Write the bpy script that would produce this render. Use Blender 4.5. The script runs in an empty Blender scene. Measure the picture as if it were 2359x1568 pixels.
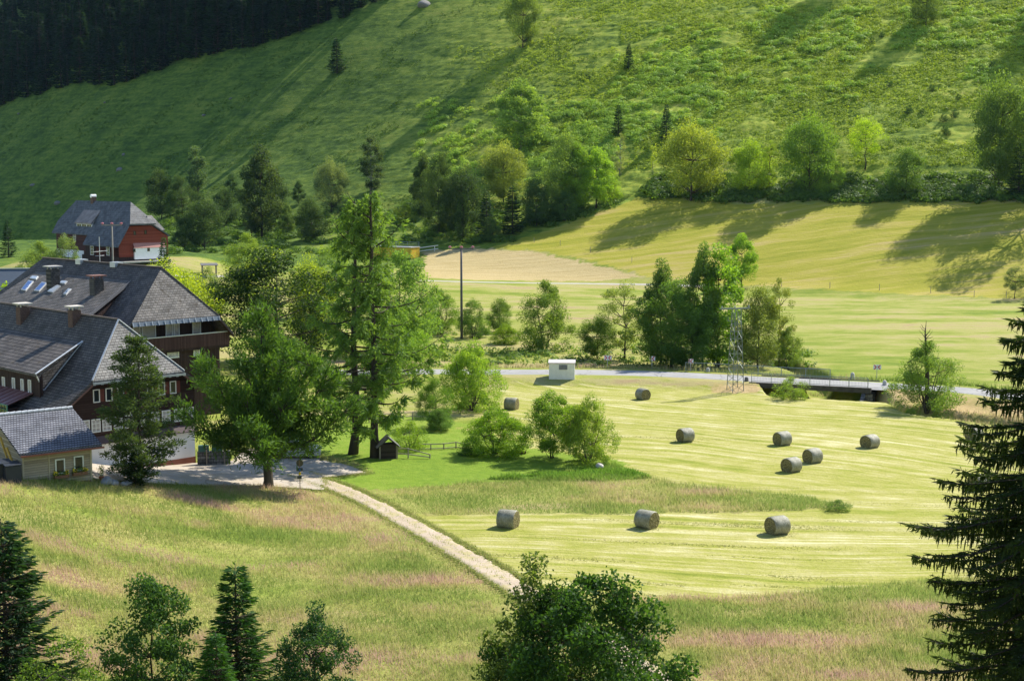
import bpy, math
import numpy as np
from mathutils import Vector, Matrix
# ------------------------------------------------------------------ camera, sky, sun
SC = bpy.context.scene
COL = SC.collection
CAMZ = 23.0
F = 3345.0                                  # focal length in photo units (photo 2358 units wide)
PITCH = math.atan(379 / F)
cam_d = bpy.data.cameras.new('camera')
cam_d.sensor_width = 36.0
cam_d.lens = F / 2358 * 36
cam_d.clip_start = 0.5
cam_d.clip_end = 4000
cam = bpy.data.objects.new('camera', cam_d)
cam.location = (0, 0, CAMZ)
cam.rotation_euler = (math.pi / 2 - PITCH, 0, 0)
COL.objects.link(cam)
SC.camera = cam
SUN = Vector((0.76, 0.74, 1.0)).normalized()   # towards the sun: right of and beyond the field
w = bpy.data.worlds.new('World')
SC.world = w
w.use_nodes = True
nt = w.node_tree
sky = nt.nodes.new('ShaderNodeTexSky')
sky.sky_type = 'NISHITA'
sky.sun_disc = False
sky.sun_elevation = math.asin(SUN.z)
sky.sun_rotation = math.atan2(SUN.x, SUN.y)
sky.altitude = 900
sky.air_density = 1.0
sky.dust_density = 0.6
bg = nt.nodes['Background']
bg.inputs['Strength'].default_value = 0.12
nt.links.new(sky.outputs[0], bg.inputs['Color'])
sl = bpy.data.lights.new('sun', 'SUN')
sl.energy = 4.3
sl.angle = math.radians(0.5)
sl.color = (1.0, 0.95, 0.84)
so = bpy.data.objects.new('sun', sl)
so.rotation_euler = SUN.to_track_quat('Z', 'Y').to_euler()
so.location = (60, 50, 120)
COL.objects.link(so)
SC.view_settings.view_transform = 'Standard'
SC.view_settings.look = 'None'
SC.view_settings.exposure = 0.95
SC.view_settings.gamma = 1.0
SC.view_settings.use_curve_mapping = False
SC.render.engine = 'CYCLES'
SC.cycles.max_bounces = 6
SC.cycles.diffuse_bounces = 3
SC.cycles.glossy_bounces = 2
SC.cycles.transmission_bounces = 4
SC.cycles.transparent_max_bounces = 4
SC.cycles.use_denoising = True
SC.cycles.use_adaptive_sampling = True

# ------------------------------------------------------------------ the lie of the land
def S(t):
    t = np.clip(t, 0, 1)
    return t * t * (3 - 2 * t)
def ramp(u, u0, w):
    t = np.clip((u - u0 + w) / (2 * w), 0, 1)
    return np.where(u > u0 + w, u - u0, w * t * t)
def base_terrain(x, y):
    x = np.asarray(x, float); y = np.asarray(y, float)
    u = .94 * y + .35 * x
    fR = .36 * ramp(u, 286, 8) + .19 * ramp(u, 344, 12)
    fL = .055 * ramp(u, 190, 25) + .60 * ramp(u, 328, 30)
    m = S((50 - x) / 130)
    z = fR * (1 - m) + fL * m
    q = np.clip(62 - x, 0, None); q = q * q / (1 + q / 750)
    z = z - .0015 * q * S((u - 300) / 110)
    z = z + .30 * ramp(-y, -56, 8)                           # the viewer's own slope
    z = z + 4.0 * S((-13 - x) / 24) * S((116 - y) / 20)       # bank in front of the shed
    z = z + 3.7 * S((34 - np.hypot(x + 80, y - 291)) / 20)    # knoll under the far house
    return z
def ray(px, py):
    a = (np.asarray(px, float) - 1179) / F; b = (784 - np.asarray(py, float)) / F
    c, s = math.cos(PITCH), math.sin(PITCH)
    return a, c + b * s, -s + b * c
def P(px, py, D):
    d = ray(px, py)
    return np.array([D * float(d[0]), D * float(d[1]), CAMZ + D * float(d[2])])
def hitz(px, py, z):
    dx, dy, dz = ray(px, py)
    t = (z - CAMZ) / dz
    return np.stack([t * dx, t * dy], -1)
ROAD_PX = [(700, 858), (850, 857), (1000, 856), (1165, 857), (1300, 857), (1450, 859), (1600, 865), (1740, 873), (1880, 880), (2020, 887), (2220, 899), (2358, 917), (2500, 942), (2650, 980)]
ZROAD = 0.7
ROAD = np.array([hitz(px, py, ZROAD) for px, py in ROAD_PX])
def resample(pts, step):
    pts = np.asarray(pts, float)
    # smooth Catmull-Rom then even spacing
    out = []
    n = len(pts)
    for i in range(n - 1):
        p0 = pts[max(i - 1, 0)]; p1 = pts[i]; p2 = pts[i + 1]; p3 = pts[min(i + 2, n - 1)]
        for t in np.linspace(0, 1, 12, endpoint=False):
            out.append(.5 * ((2 * p1) + (-p0 + p2) * t + (2 * p0 - 5 * p1 + 4 * p2 - p3) * t * t + (-p0 + 3 * p1 - 3 * p2 + p3) * t ** 3))
    out.append(pts[-1])
    out = np.array(out)
    d = np.r_[0, np.cumsum(np.hypot(*np.diff(out, axis=0).T[:2]))]
    s = np.arange(0, d[-1], step)
    return np.stack([np.interp(s, d, out[:, k]) for k in range(out.shape[1])], -1)
ROADC = resample(ROAD, 1.0)
def dist_line(x, y, line):
    x = np.asarray(x, float); y = np.asarray(y, float)
    best = np.full(x.shape, 1e9)
    for i in range(len(line) - 1):
        ax, ay = line[i]; bx, by = line[i + 1]
        ex, ey = bx - ax, by - ay
        t = np.clip(((x - ax) * ex + (y - ay) * ey) / (ex * ex + ey * ey + 1e-9), 0, 1)
        best = np.minimum(best, np.hypot(x - ax - t * ex, y - ay - t * ey))
    return best
STREAM = np.array([hitz(px, py, -.2) for px, py in [(1480, 806), (1700, 828), (1800, 842), (1862, 858), (1885, 880), (1890, 905), (1925, 915), (1990, 925), (2060, 942), (2140, 955), (2250, 968), (2358, 984), (2500, 1010)]])
STREAMC = resample(STREAM, 2.0)
_GX0, _GY0, _GS = -150.0, 100.0, .5
_gx, _gy = np.meshgrid(_GX0 + np.arange(601) * _GS, _GY0 + np.arange(241) * _GS)
_DR = dist_line(_gx, _gy, ROADC[::4]); _DS = dist_line(_gx, _gy, STREAMC)
def lookup(tab, x, y):
    fx = np.clip((x - _GX0) / _GS, 0, 599.99); fy = np.clip((y - _GY0) / _GS, 0, 239.99)
    i = fx.astype(int); j = fy.astype(int); fx = fx - i; fy = fy - j
    return (tab[j, i] * (1 - fx) + tab[j, i + 1] * fx) * (1 - fy) + (tab[j + 1, i] * (1 - fx) + tab[j + 1, i + 1] * fx) * fy
def road_dist(x, y): return lookup(_DR, np.asarray(x, float), np.asarray(y, float))
def stream_dist(x, y): return lookup(_DS, np.asarray(x, float), np.asarray(y, float))
def terrain(x, y):
    x, y = np.broadcast_arrays(np.asarray(x, float), np.asarray(y, float))
    z = np.array(base_terrain(x, y), float)
    near = (y > 105) & (y < 215)
    if near.any():
        xs, ys = x[near], y[near]
        rd = road_dist(xs, ys)
        span = S((xs - 26.6) / 1.2) * S((39.4 - xs) / 1.2)         # the stream passes under the bridge here
        span = span * S((np.interp(xs, ROADC[:, 0], ROADC[:, 1]) + 1.5 - ys) / 1.5)      # open towards the field only; far bank kept closed to block sunlight
        k = S((7.6 - rd) / 4.2) * (1 - span)
        zz = z[near]
        zz = np.maximum(zz, zz * (1 - k) + ZROAD * k)
        zz = zz - 2.1 * S((2.2 - stream_dist(xs, ys)) / 1.3) * (1 - span)
        z[near] = zz - 2.0 * span * S((7.6 - rd) / 3.4)
    return z
def ground(px, py):
    dx, dy, dz = [np.atleast_1d(v) for v in ray(px, py)]
    ds = np.geomspace(20, 900, 900)
    D = ds[:, None]
    h = (CAMZ + D * dz - terrain(D * dx, D * dy)) < 0
    i = np.where(h.any(0), h.argmax(0), 899)
    hi = ds[i]; lo = ds[np.maximum(i - 1, 0)]
    for _ in range(14):
        mid = .5 * (lo + hi)
        b = (CAMZ + mid * dz - terrain(mid * dx, mid * dy)) < 0
        hi = np.where(b, mid, hi); lo = np.where(b, lo, mid)
    return np.stack([hi * dx, hi * dy, CAMZ + hi * dz], -1), hi
def world_poly(pxs, step=60):
    q = []
    n = len(pxs)
    for i in range(n):
        a = np.array(pxs[i], float); b = np.array(pxs[(i + 1) % n], float)
        k = max(1, int(np.hypot(*(b - a)) / step))
        for t in range(k): q.append(a + (b - a) * t / k)
    q = np.array(q)
    p, _ = ground(q[:, 0], q[:, 1])
    return p[:, :2]
def inpoly(x, y, poly):
    r = np.zeros(x.shape, bool)
    n = len(poly); j = n - 1
    for i in range(n):
        xi, yi = poly[i]; xj, yj = poly[j]
        c = ((yi > y) != (yj > y))
        r ^= c & (x < (xj - xi) * (y - yi) / (yj - yi + 1e-12) + xi)
        j = i
    return r
def hash2(ix, iy, s):
    h = (ix.astype(np.int64) * 374761393 + iy.astype(np.int64) * 668265263 + s * 1442695041) & 0x7fffffff
    h = ((h ^ (h >> 13)) * 1274126177) & 0x7fffffff
    return ((h ^ (h >> 16)) & 0xffff) / 65535.0
def vnoise(x, y, s=0):
    ix = np.floor(x); iy = np.floor(y); fx = x - ix; fy = y - iy
    fx = fx * fx * (3 - 2 * fx); fy = fy * fy * (3 - 2 * fy)
    a = hash2(ix, iy, s); b = hash2(ix + 1, iy, s); c = hash2(ix, iy + 1, s); d = hash2(ix + 1, iy + 1, s)
    return (a * (1 - fx) + b * fx) * (1 - fy) + (c * (1 - fx) + d * fx) * fy

# ------------------------------------------------------------------ zones of the ground
Z_MOWN = world_poly([(1165, 874), (1250, 884), (1680, 890), (1735, 908), (1960, 922), (2070, 945), (2200, 970), (2358, 995), (2700, 1060), (2700, 1290), (2358, 1335), (2150, 1332), (1900, 1355), (1700, 1374), (1500, 1378), (1250, 1380), (1205, 1352), (1130, 1300), (1060, 1252), (960, 1190), (1000, 1100), (1050, 1000), (1150, 950)])
Z_STRIP = world_poly([(870, 1130), (1100, 1110), (1400, 1095), (1500, 1100), (1600, 1118), (1850, 1142), (1965, 1166), (1700, 1179), (1300, 1183), (985, 1187), (900, 1165), (800, 1122)])
Z_LAWN = world_poly([(430, 1000), (700, 960), (800, 958), (1000, 960), (1080, 985), (1170, 1005), (1260, 1040), (1420, 1060), (1500, 1096), (1400, 1104), (1100, 1113), (860, 1133), (800, 1122), (745, 1100), (850, 1090), (735, 1045), (560, 1020)])
Z_TAN = world_poly([(975, 578), (1090, 570), (1240, 582), (1360, 607), (1480, 636), (1380, 648), (1100, 645), (985, 640)])
Z_SLOPE = world_poly([(1130, 572), (1260, 530), (1400, 482), (1480, 452), (1700, 470), (2358, 464), (2700, 460), (2700, 720), (2358, 688), (2100, 678), (1830, 663), (1640, 652), (1500, 640), (1440, 622), (1330, 592), (1240, 577)])
Z_BANK = world_poly([(1640, 884), (1745, 884), (1752, 905), (1640, 905)])
Z_BANK2 = world_poly([(1985, 898), (2060, 892), (2220, 912), (2358, 932), (2500, 960), (2500, 1005), (2358, 980), (2200, 960), (1990, 922)])
def zones(x, y):
    j = (vnoise(x * .9, y * .9, 3) - .5) * .9; k = (vnoise(x * .9, y * .9, 4) - .5) * .9
    far = np.clip(y / 150, .5, 2)
    xx = x + j * far; yy = y + k * far
    u = .94 * y + .35 * x
    z = {}
    z['strip'] = inpoly(xx, yy, Z_STRIP)
    j2 = (vnoise(x * .45, y * .45, 6) - .5) * 2.6 + (vnoise(x * 1.9, y * 1.9, 7) - .5) * 1.3
    z['lawn'] = inpoly(xx + j2, yy + j2 * .8, Z_LAWN) & ~z['strip']
    z['mown'] = inpoly(xx, yy, Z_MOWN) & ~z['strip'] & ~z['lawn']
    z['tan'] = inpoly(xx, yy, Z_TAN)
    z['slope'] = inpoly(xx, yy, Z_SLOPE) & ~z['tan']
    z['bank'] = inpoly(xx, yy, Z_BANK) | inpoly(xx, yy, Z_BANK2)
    mm = S((50 - x) / 130)
    z['hill'] = (u > 339 * (1 - mm) + 248 * mm) & ~z['slope'] & ~z['tan']
    z['meadow'] = ((y < 121) | z['strip']) & ~z['mown'] & ~z['lawn']
    return z

# ------------------------------------------------------------------ mesh helpers
def make_mesh(name, V, quads=None, tris=None, attr=None, smooth=False):
    me = bpy.data.meshes.new(name)
    V = np.asarray(V, np.float32).reshape(-1, 3)
    nq = 0 if quads is None else len(quads); ntr = 0 if tris is None else len(tris)
    me.vertices.add(len(V)); me.vertices.foreach_set('co', V.ravel())
    loops = []
    if nq: loops.append(np.asarray(quads, np.int32).ravel())
    if ntr: loops.append(np.asarray(tris, np.int32).ravel())
    L = np.concatenate(loops)
    me.loops.add(len(L)); me.loops.foreach_set('vertex_index', L)
    tot = np.r_[np.full(nq, 4), np.full(ntr, 3)].astype(np.int32)
    st = np.r_[0, np.cumsum(tot)[:-1]].astype(np.int32)
    me.polygons.add(len(tot)); me.polygons.foreach_set('loop_start', st); me.polygons.foreach_set('loop_total', tot)
    if smooth: me.polygons.foreach_set('use_smooth', np.ones(len(tot), bool))
    if attr:
        for k, v in attr.items():
            v = np.asarray(v, np.float32)
            if v.ndim == 1:
                a = me.attributes.new(k, 'FLOAT', 'POINT'); a.data.foreach_set('value', v)
            else:
                a = me.color_attributes.new(k, 'FLOAT_COLOR', 'POINT'); a.data.foreach_set('color', v.ravel())
    me.update(calc_edges=True)
    return me
def link(name, me, mat, parent=None, loc=None):
    o = bpy.data.objects.new(name, me)
    if mat is not None and me is not None and len(me.materials) == 0: me.materials.append(mat)
    COL.objects.link(o)
    if parent is not None: o.parent = parent
    if loc is not None: o.location = loc
    return o
def tag(o, label=None, cat=None, group=None, kind=None):
    if label: o['label'] = label
    if cat: o['category'] = cat
    if group: o['group'] = group
    if kind: o['kind'] = kind
    return o
def empty(name, loc, rz=0, label=None, cat=None, group=None):
    o = bpy.data.objects.new(name, None)
    o.empty_display_size = .3
    o.location = Vector([float(v) for v in loc]); o.rotation_euler = (0, 0, rz)
    COL.objects.link(o)
    return tag(o, label, cat, group)
class MB:
    """collects shapes, builds them as ONE mesh object"""
    def __init__(s): s.v = []; s.f = []
    def face(s, pts):
        b = len(s.v); s.v += [tuple(map(float, p)) for p in pts]; s.f.append(tuple(range(b, b + len(pts))))
        return s
    def prism(s, pts, off):
        pts = [np.array(p, float) for p in pts]; off = np.array(off, float)
        n = len(pts); b = len(s.v)
        s.v += [tuple(p) for p in pts] + [tuple(p + off) for p in pts]
        nrm = np.zeros(3)
        for i in range(n): nrm += np.cross(pts[i] - pts[0], pts[(i + 1) % n] - pts[0])
        flip = nrm @ off > 0
        top = list(range(b, b + n)); bot = list(range(b + n, b + 2 * n))
        if flip: s.f.append(tuple(top[::-1])); s.f.append(tuple(bot))
        else: s.f.append(tuple(top)); s.f.append(tuple(bot[::-1]))
        for i in range(n):
            j = (i + 1) % n
            q = (b + j, b + i, b + n + i, b + n + j)
            s.f.append(q[::-1] if flip else q)
        return s
    def box(s, x0, x1, y0, y1, z0, z1):
        return s.prism([(x0, y0, z1), (x1, y0, z1), (x1, y1, z1), (x0, y1, z1)], (0, 0, z0 - z1))
    def bar(s, a, b, w, h=None, up=(0, 0, 1)):
        a = np.array(a, float); b = np.array(b, float); h = h or w
        d = b - a; d /= np.linalg.norm(d); u = np.array(up, float)
        if abs(d @ u) > .95: u = np.array([1., 0, 0])
        r = np.cross(d, u); r /= np.linalg.norm(r); u = np.cross(r, d)
        c = [a + r * sx * w / 2 + u * sy * h / 2 for sx, sy in ((-1, -1), (1, -1), (1, 1), (-1, 1))]
        return s.prism(c, b - a)
    def tube(s, pts, radii, n=8, cap=True):
        pts = [np.array(p, float) for p in pts]
        if np.isscalar(radii): radii = [radii] * len(pts)
        b = len(s.v)
        for i, p in enumerate(pts):
            d = pts[min(i + 1, len(pts) - 1)] - pts[max(i - 1, 0)]; d /= np.linalg.norm(d) + 1e-9
            u = np.array([0, 0, 1.]) if abs(d[2]) < .9 else np.array([1., 0, 0])
            r = np.cross(d, u); r /= np.linalg.norm(r); u = np.cross(r, d)
            for k in range(n):
                t = 2 * math.pi * k / n
                s.v.append(tuple(p + radii[i] * (r * math.cos(t) + u * math.sin(t))))
        for i in range(len(pts) - 1):
            for k in range(n):
                k2 = (k + 1) % n
                s.f.append((b + i * n + k, b + i * n + k2, b + (i + 1) * n + k2, b + (i + 1) * n + k))
        if cap:
            s.f.append(tuple(b + k for k in range(n))[::-1])
            s.f.append(tuple(b + (len(pts) - 1) * n + k for k in range(n)))
        return s
    def build(s, name, mat, parent=None, loc=None, smooth=False, bevel=0):
        me = bpy.data.meshes.new(name)
        me.from_pydata(s.v, [], s.f)
        if smooth:
            for p in me.polygons: p.use_smooth = True
        me.update()
        o = link(name, me, mat, parent, loc)
        if bevel:
            m = o.modifiers.new('bevel', 'BEVEL'); m.width = bevel; m.segments = 2
        return o
def copy_tree(o, parent=None):
    c = o.copy(); COL.objects.link(c)
    if parent is not None: c.parent = parent
    for ch in [k for k in bpy.data.objects if k.parent == o]: copy_tree(ch, c)
    return c

# ------------------------------------------------------------------ material helpers
class NT:
    def __init__(s, name):
        s.m = bpy.data.materials.new(name); s.m.use_nodes = True
        s.t = s.m.node_tree; s.b = s.t.nodes['Principled BSDF']; s.out = s.t.nodes['Material Output']
    def n(s, t, **kw):
        x = s.t.nodes.new(t)
        for k, v in kw.items(): setattr(x, k, v)
        return x
    def l(s, a, b): s.t.links.new(a, b)
    def pos(s): return s.n('ShaderNodeNewGeometry').outputs['Position']
    def obj(s): return s.n('ShaderNodeTexCoord').outputs['Object']
    def map(s, v, scale=(1, 1, 1), rz=0, loc=(0, 0, 0)):
        m = s.n('ShaderNodeMapping'); s.l(v, m.inputs['Vector'])
        m.inputs['Scale'].default_value = scale; m.inputs['Rotation'].default_value = (0, 0, rz); m.inputs['Location'].default_value = loc
        return m.outputs[0]
    def rmap(s, v, rz, scale):
        return s.map(s.map(v, (1, 1, 1), rz), scale)
    def noise(s, v, scale, detail=3, rough=.55, dist=0):
        x = s.n('ShaderNodeTexNoise'); s.l(v, x.inputs['Vector'])
        x.inputs['Scale'].default_value = scale; x.inputs['Detail'].default_value = detail
        x.inputs['Roughness'].default_value = rough; x.inputs['Distortion'].default_value = dist
        return x.outputs['Fac']
    def ramp(s, f, stops):
        r = s.n('ShaderNodeValToRGB'); s.l(f, r.inputs[0])
        e = r.color_ramp.elements
        while len(e) < len(stops): e.new(.5)
        for i, (p, c) in enumerate(stops):
            e[i].position = p; e[i].color = (*c, 1) if len(c) == 3 else c
        return r.outputs[0]
    def math(s, op, a, b=None):
        x = s.n('ShaderNodeMath', operation=op)
        for i, v in enumerate((a, b)):
            if v is None: continue
            if isinstance(v, (int, float)): x.inputs[i].default_value = v
            else: s.l(v, x.inputs[i])
        return x.outputs[0]
    def mix(s, f, a, b, mode='MIX'):
        x = s.n('ShaderNodeMix', data_type='RGBA', blend_type=mode)
        for sock, v in ((x.inputs[0], f), (x.inputs[6], a), (x.inputs[7], b)):
            if isinstance(v, (int, float)): sock.default_value = v
            elif isinstance(v, tuple): sock.default_value = (*v, 1)
            else: s.l(v, sock)
        return x.outputs[2]
    def bump(s, h, strength=.3, dist=.1):
        b = s.n('ShaderNodeBump'); s.l(h, b.inputs['Height'])
        b.inputs['Strength'].default_value = strength; b.inputs['Distance'].default_value = dist
        s.l(b.outputs[0], s.b.inputs['Normal'])
    def color(s, c):
        if isinstance(c, tuple): s.b.inputs['Base Color'].default_value = (*c, 1)
        else: s.l(c, s.b.inputs['Base Color'])
    def set(s, rough=.8, spec=.3, metal=0):
        s.b.inputs['Roughness'].default_value = rough; s.b.inputs['Specular IOR Level'].default_value = spec; s.b.inputs['Metallic'].default_value = metal
        return s.m
_mats = {}
def mat(name, col, rough=.75, spec=.3, metal=0, var=.12, scale=3.0, bump=0):
    """plain surface with a little uneven wear"""
    if name in _mats: return _mats[name]
    k = NT(name); o = k.obj()
    f = k.noise(o, scale, 4)
    k.color(k.ramp(f, [(.3, tuple(c * (1 - var) for c in col)), (.7, tuple(min(1, c * (1 + var)) for c in col))]))
    if bump: k.bump(k.noise(o, scale * 8, 3), bump, .03)
    _mats[name] = k.set(rough, spec, metal)
    return _mats[name]
def planks(name, c1, c2, axis='z', width=.16, rough=.8):
    k = NT(name); o = k.obj()
    sx = k.n('ShaderNodeSeparateXYZ'); k.l(o, sx.inputs[0])
    h = sx.outputs['Z'] if axis == 'z' else k.math('ADD', sx.outputs['X'], sx.outputs['Y'])
    q = k.math('DIVIDE', h, width)
    fr = k.math('FRACT', q); fl = k.math('FLOOR', q)
    wn = k.n('ShaderNodeTexWhiteNoise', noise_dimensions='1D'); k.l(fl, wn.inputs['W'])
    gr = k.noise(k.map(o, (1.5, 1.5, 12) if axis == 'z' else (14, 14, 1)), 2, 4)
    f = k.math('ADD', k.math('MULTIPLY', wn.outputs[0], .5), k.math('MULTIPLY', gr, .5))
    c = k.ramp(f, [(.25, c1), (.75, c2)])
    gap = k.math('LESS_THAN', fr, .1)
    c = k.mix(gap, c, tuple(v * .3 for v in c1))
    k.color(c)
    k.bump(k.math('ADD', k.math('MULTIPLY', fr, -.6), k.math('MULTIPLY', gr, .2)), .6, .03)
    return k.set(rough, .2)
def shingles(name, c1, c2, mortar, axis='y', w=.34, h=.2, moss=None, bump=.8):
    """courses of shingles: along is the local axis of the ridge, up is local z"""
    k = NT(name); o = k.obj()
    sx = k.n('ShaderNodeSeparateXYZ'); k.l(o, sx.inputs[0])
    cb = k.n('ShaderNodeCombineXYZ'); k.l(sx.outputs['Y' if axis == 'y' else 'X'], cb.inputs[0]); k.l(sx.outputs['Z'], cb.inputs[1])
    b = k.n('ShaderNodeTexBrick'); k.l(cb.outputs[0], b.inputs['Vector'])
    b.inputs['Scale'].default_value = 1; b.inputs['Brick Width'].default_value = w; b.inputs['Row Height'].default_value = h
    b.inputs['Mortar Size'].default_value = .022; b.inputs['Mortar Smooth'].default_value = .3; b.inputs['Bias'].default_value = 0
    b.inputs['Color1'].default_value = (*c1, 1); b.inputs['Color2'].default_value = (*c2, 1); b.inputs['Mortar'].default_value = (*mortar, 1)
    f = k.noise(o, .9, 4)
    c = k.mix(.8, b.outputs['Color'], k.ramp(f, [(.3, (.55, .54, .53)), (.5, (.95, .95, .95)), (.7, (1.35, 1.30, 1.25))]), 'MULTIPLY')
    st = k.noise(k.map(o, (6, 6, .5)), 1.2, 4)
    c = k.mix(.4, c, k.ramp(st, [(.35, (.6, .58, .55)), (.65, (1.15, 1.15, 1.15))]), 'MULTIPLY')
    if moss:
        c = k.mix(k.ramp(k.noise(o, 1.7, 6, .7), [(.57, (0, 0, 0)), (.66, (1, 1, 1))]), c, moss)
    k.color(c)
    k.bump(k.math('MULTIPLY', b.outputs['Fac'], -1), bump, .03)
    return k.set(.75, .25)
def leaf_material():
    k = NT('leaves')
    oi = k.n('ShaderNodeObjectInfo'); at = k.n('ShaderNodeAttribute', attribute_name='tint')
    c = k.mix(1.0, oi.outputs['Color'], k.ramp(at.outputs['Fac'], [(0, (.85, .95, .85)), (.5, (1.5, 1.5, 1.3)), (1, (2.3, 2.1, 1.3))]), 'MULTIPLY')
    k.color(c); k.set(.6, .18)
    t = k.n('ShaderNodeBsdfTranslucent')
    k.l(k.mix(1.0, c, (1.5, 1.4, .5), 'MULTIPLY'), t.inputs[0])
    m = k.n('ShaderNodeMixShader'); m.inputs[0].default_value = .48
    k.l(k.b.outputs[0], m.inputs[1]); k.l(t.outputs[0], m.inputs[2]); k.l(m.outputs[0], k.out.inputs['Surface'])
    return k.m
LEAF = leaf_material()
def bark_material(name, c1, c2):
    k = NT(name); o = k.obj()
    f = k.noise(k.map(o, (9, 9, 1.6)), 2.0, 5, .65)
    k.color(k.ramp(f, [(.3, c1), (.7, c2)])); k.bump(f, .8, .05)
    return k.set(.9, .15)
BARK = bark_material('bark', (.028, .022, .016), (.11, .09, .07))
BIRCHBARK = bark_material('pale_bark', (.12, .11, .09), (.42, .40, .36))
# ------------------------------------------------------------------ ground material
def ground_material():
    k = NT('ground'); p = k.pos()
    a = k.n('ShaderNodeVertexColor', layer_name='zone_a'); b = k.n('ShaderNodeVertexColor', layer_name='zone_b')
    sa = k.n('ShaderNodeSeparateColor'); k.l(a.outputs[0], sa.inputs[0])
    sb = k.n('ShaderNodeSeparateColor'); k.l(b.outputs[0], sb.inputs[0])
    warp = k.n('ShaderNodeVectorMath', operation='MULTIPLY_ADD')
    wn = k.n('ShaderNodeTexNoise'); k.l(p, wn.inputs['Vector']); wn.inputs['Scale'].default_value = .03; wn.inputs['Detail'].default_value = 2
    k.l(wn.outputs['Color'], warp.inputs[0]); warp.inputs[1].default_value = (14, 14, 0); k.l(p, warp.inputs[2])
    pw = warp.outputs[0]
    big = k.noise(p, .05, 4, .6)
    mid = k.noise(p, .35, 5, .6)
    fine = k.noise(p, 4.0, 4, .7)
    # valley meadow, standing grass beyond the road
    v1 = k.noise(k.map(pw, (.030, .085, 0)), 1.0, 6, .66)
    vf = k.math('ADD', k.math('MULTIPLY', v1, .70), k.math('MULTIPLY', k.noise(k.map(pw, (.25, .5, 0)), 1.0, 5, .7), .30))
    c = k.ramp(vf, [(.36, (.12, .185, .018)), (.44, (.195, .24, .032)), (.50, (.275, .285, .065)), (.56, (.345, .31, .12)), (.63, (.33, .24, .13)), (.70, (.27, .17, .11))])
    # unmown pink flowering meadow
    m1 = k.noise(k.map(pw, (.05, .2, 0), 0), 1.0, 6, .62)
    cm = k.ramp(k.math('ADD', k.math('MULTIPLY', m1, .8), k.math('MULTIPLY', mid, .2)), [(.32, (.17, .24, .03)), (.44, (.26, .295, .06)), (.56, (.34, .32, .10)), (.70, (.36, .26, .15))])
    c = k.mix(sa.outputs[1], c, cm)
    # lawn
    cl = k.ramp(k.math('ADD', k.math('MULTIPLY', k.noise(p, .9, 6, .75), .6), k.math('MULTIPLY', big, .4)), [(.32, (.105, .185, .016)), (.48, (.165, .25, .024)), (.66, (.25, .30, .05))])
    c = k.mix(sa.outputs[2], c, cl)
    # mown hay field: rows of cut grass
    sy_ = k.n('ShaderNodeSeparateXYZ'); k.l(pw, sy_.inputs[0])
    turn = k.n('ShaderNodeMapRange'); k.l(sy_.outputs['Y'], turn.inputs[0]); turn.inputs[1].default_value = 104; turn.inputs[2].default_value = 122
    r1a = k.noise(k.rmap(pw, .10, (.020, .95, 0)), 1.0, 6, .72); r2a = k.noise(k.rmap(pw, .10, (.16, 1.7, 0)), 1.0, 6, .8)
    r1b = k.noise(k.rmap(pw, .50, (.020, .80, 0)), 1.0, 6, .72); r2b = k.noise(k.rmap(pw, .50, (.16, 1.5, 0)), 1.0, 6, .8)
    r1 = k.mix(turn.outputs[0], r1a, r1b); r2 = k.mix(turn.outputs[0], r2a, r2b)
    rf = k.math('ADD', k.math('ADD', k.math('MULTIPLY', r1, .45), k.math('MULTIPLY', r2, .35)), k.math('ADD', k.math('MULTIPLY', mid, .18), k.math('MULTIPLY', fine, .10)))
    ch = k.ramp(rf, [(.38, (.085, .125, .016)), (.44, (.18, .215, .028)), (.49, (.265, .285, .046)), (.53, (.33, .32, .078)), (.58, (.42, .385, .15)), (.64, (.56, .53, .30))])
    c = k.mix(sa.outputs[0], c, ch)
    # cut straw slope and rows on the far mown slope
    s1 = k.noise(k.map(pw, (.016, .42, 0), -.06), 1.0, 5, .65)
    s2 = k.noise(k.map(p, (.06, 1.8, 0), -.06), 1.0, 4, .7)
    sf = k.math('ADD', k.math('MULTIPLY', s1, .4), k.math('ADD', k.math('MULTIPLY', s2, .25), k.math('MULTIPLY', k.noise(k.map(pw, (.035, .09, 0)), 1.0, 5, .65), .35)))
    cs = k.ramp(sf, [(.37, (.175, .20, .018)), (.45, (.285, .285, .028)), (.52, (.37, .33, .052)), (.58, (.44, .345, .12)), (.66, (.50, .37, .19))])
    c = k.mix(sb.outputs[1], c, cs)
    ct = k.ramp(k.math('ADD', k.math('MULTIPLY', s2, .6), k.math('MULTIPLY', fine, .4)), [(.35, (.30, .225, .08)), (.5, (.44, .345, .16)), (.66, (.56, .44, .25))])
    c = k.mix(k.math('SUBTRACT', 1.0, a.outputs['Alpha']), c, ct)
    # hillside: cropped turf, bilberry and bracken
    h1 = k.noise(k.map(p, (.05, .05, .05)), 1.0, 6, .7)
    h2 = k.noise(k.map(p, (.38, .38, 1.1)), 1.0, 6, .78)
    h3 = k.noise(k.map(pw, (.07, .07, .9)), 1.0, 4, .65)
    hf = k.math('ADD', k.math('MULTIPLY', h1, .30), k.math('ADD', k.math('MULTIPLY', h2, .42), k.math('MULTIPLY', h3, .28)))
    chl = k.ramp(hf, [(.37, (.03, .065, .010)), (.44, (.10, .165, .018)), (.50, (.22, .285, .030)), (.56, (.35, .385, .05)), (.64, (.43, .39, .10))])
    lush = k.ramp(hf, [(.35, (.018, .042, .008)), (.45, (.052, .100, .015)), (.53, (.108, .168, .024)), (.62, (.18, .215, .038))])  # darker greens that put the left slope's shade into the colour
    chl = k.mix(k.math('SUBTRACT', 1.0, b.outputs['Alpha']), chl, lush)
    c = k.mix(sb.outputs[0], c, chl)
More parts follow.
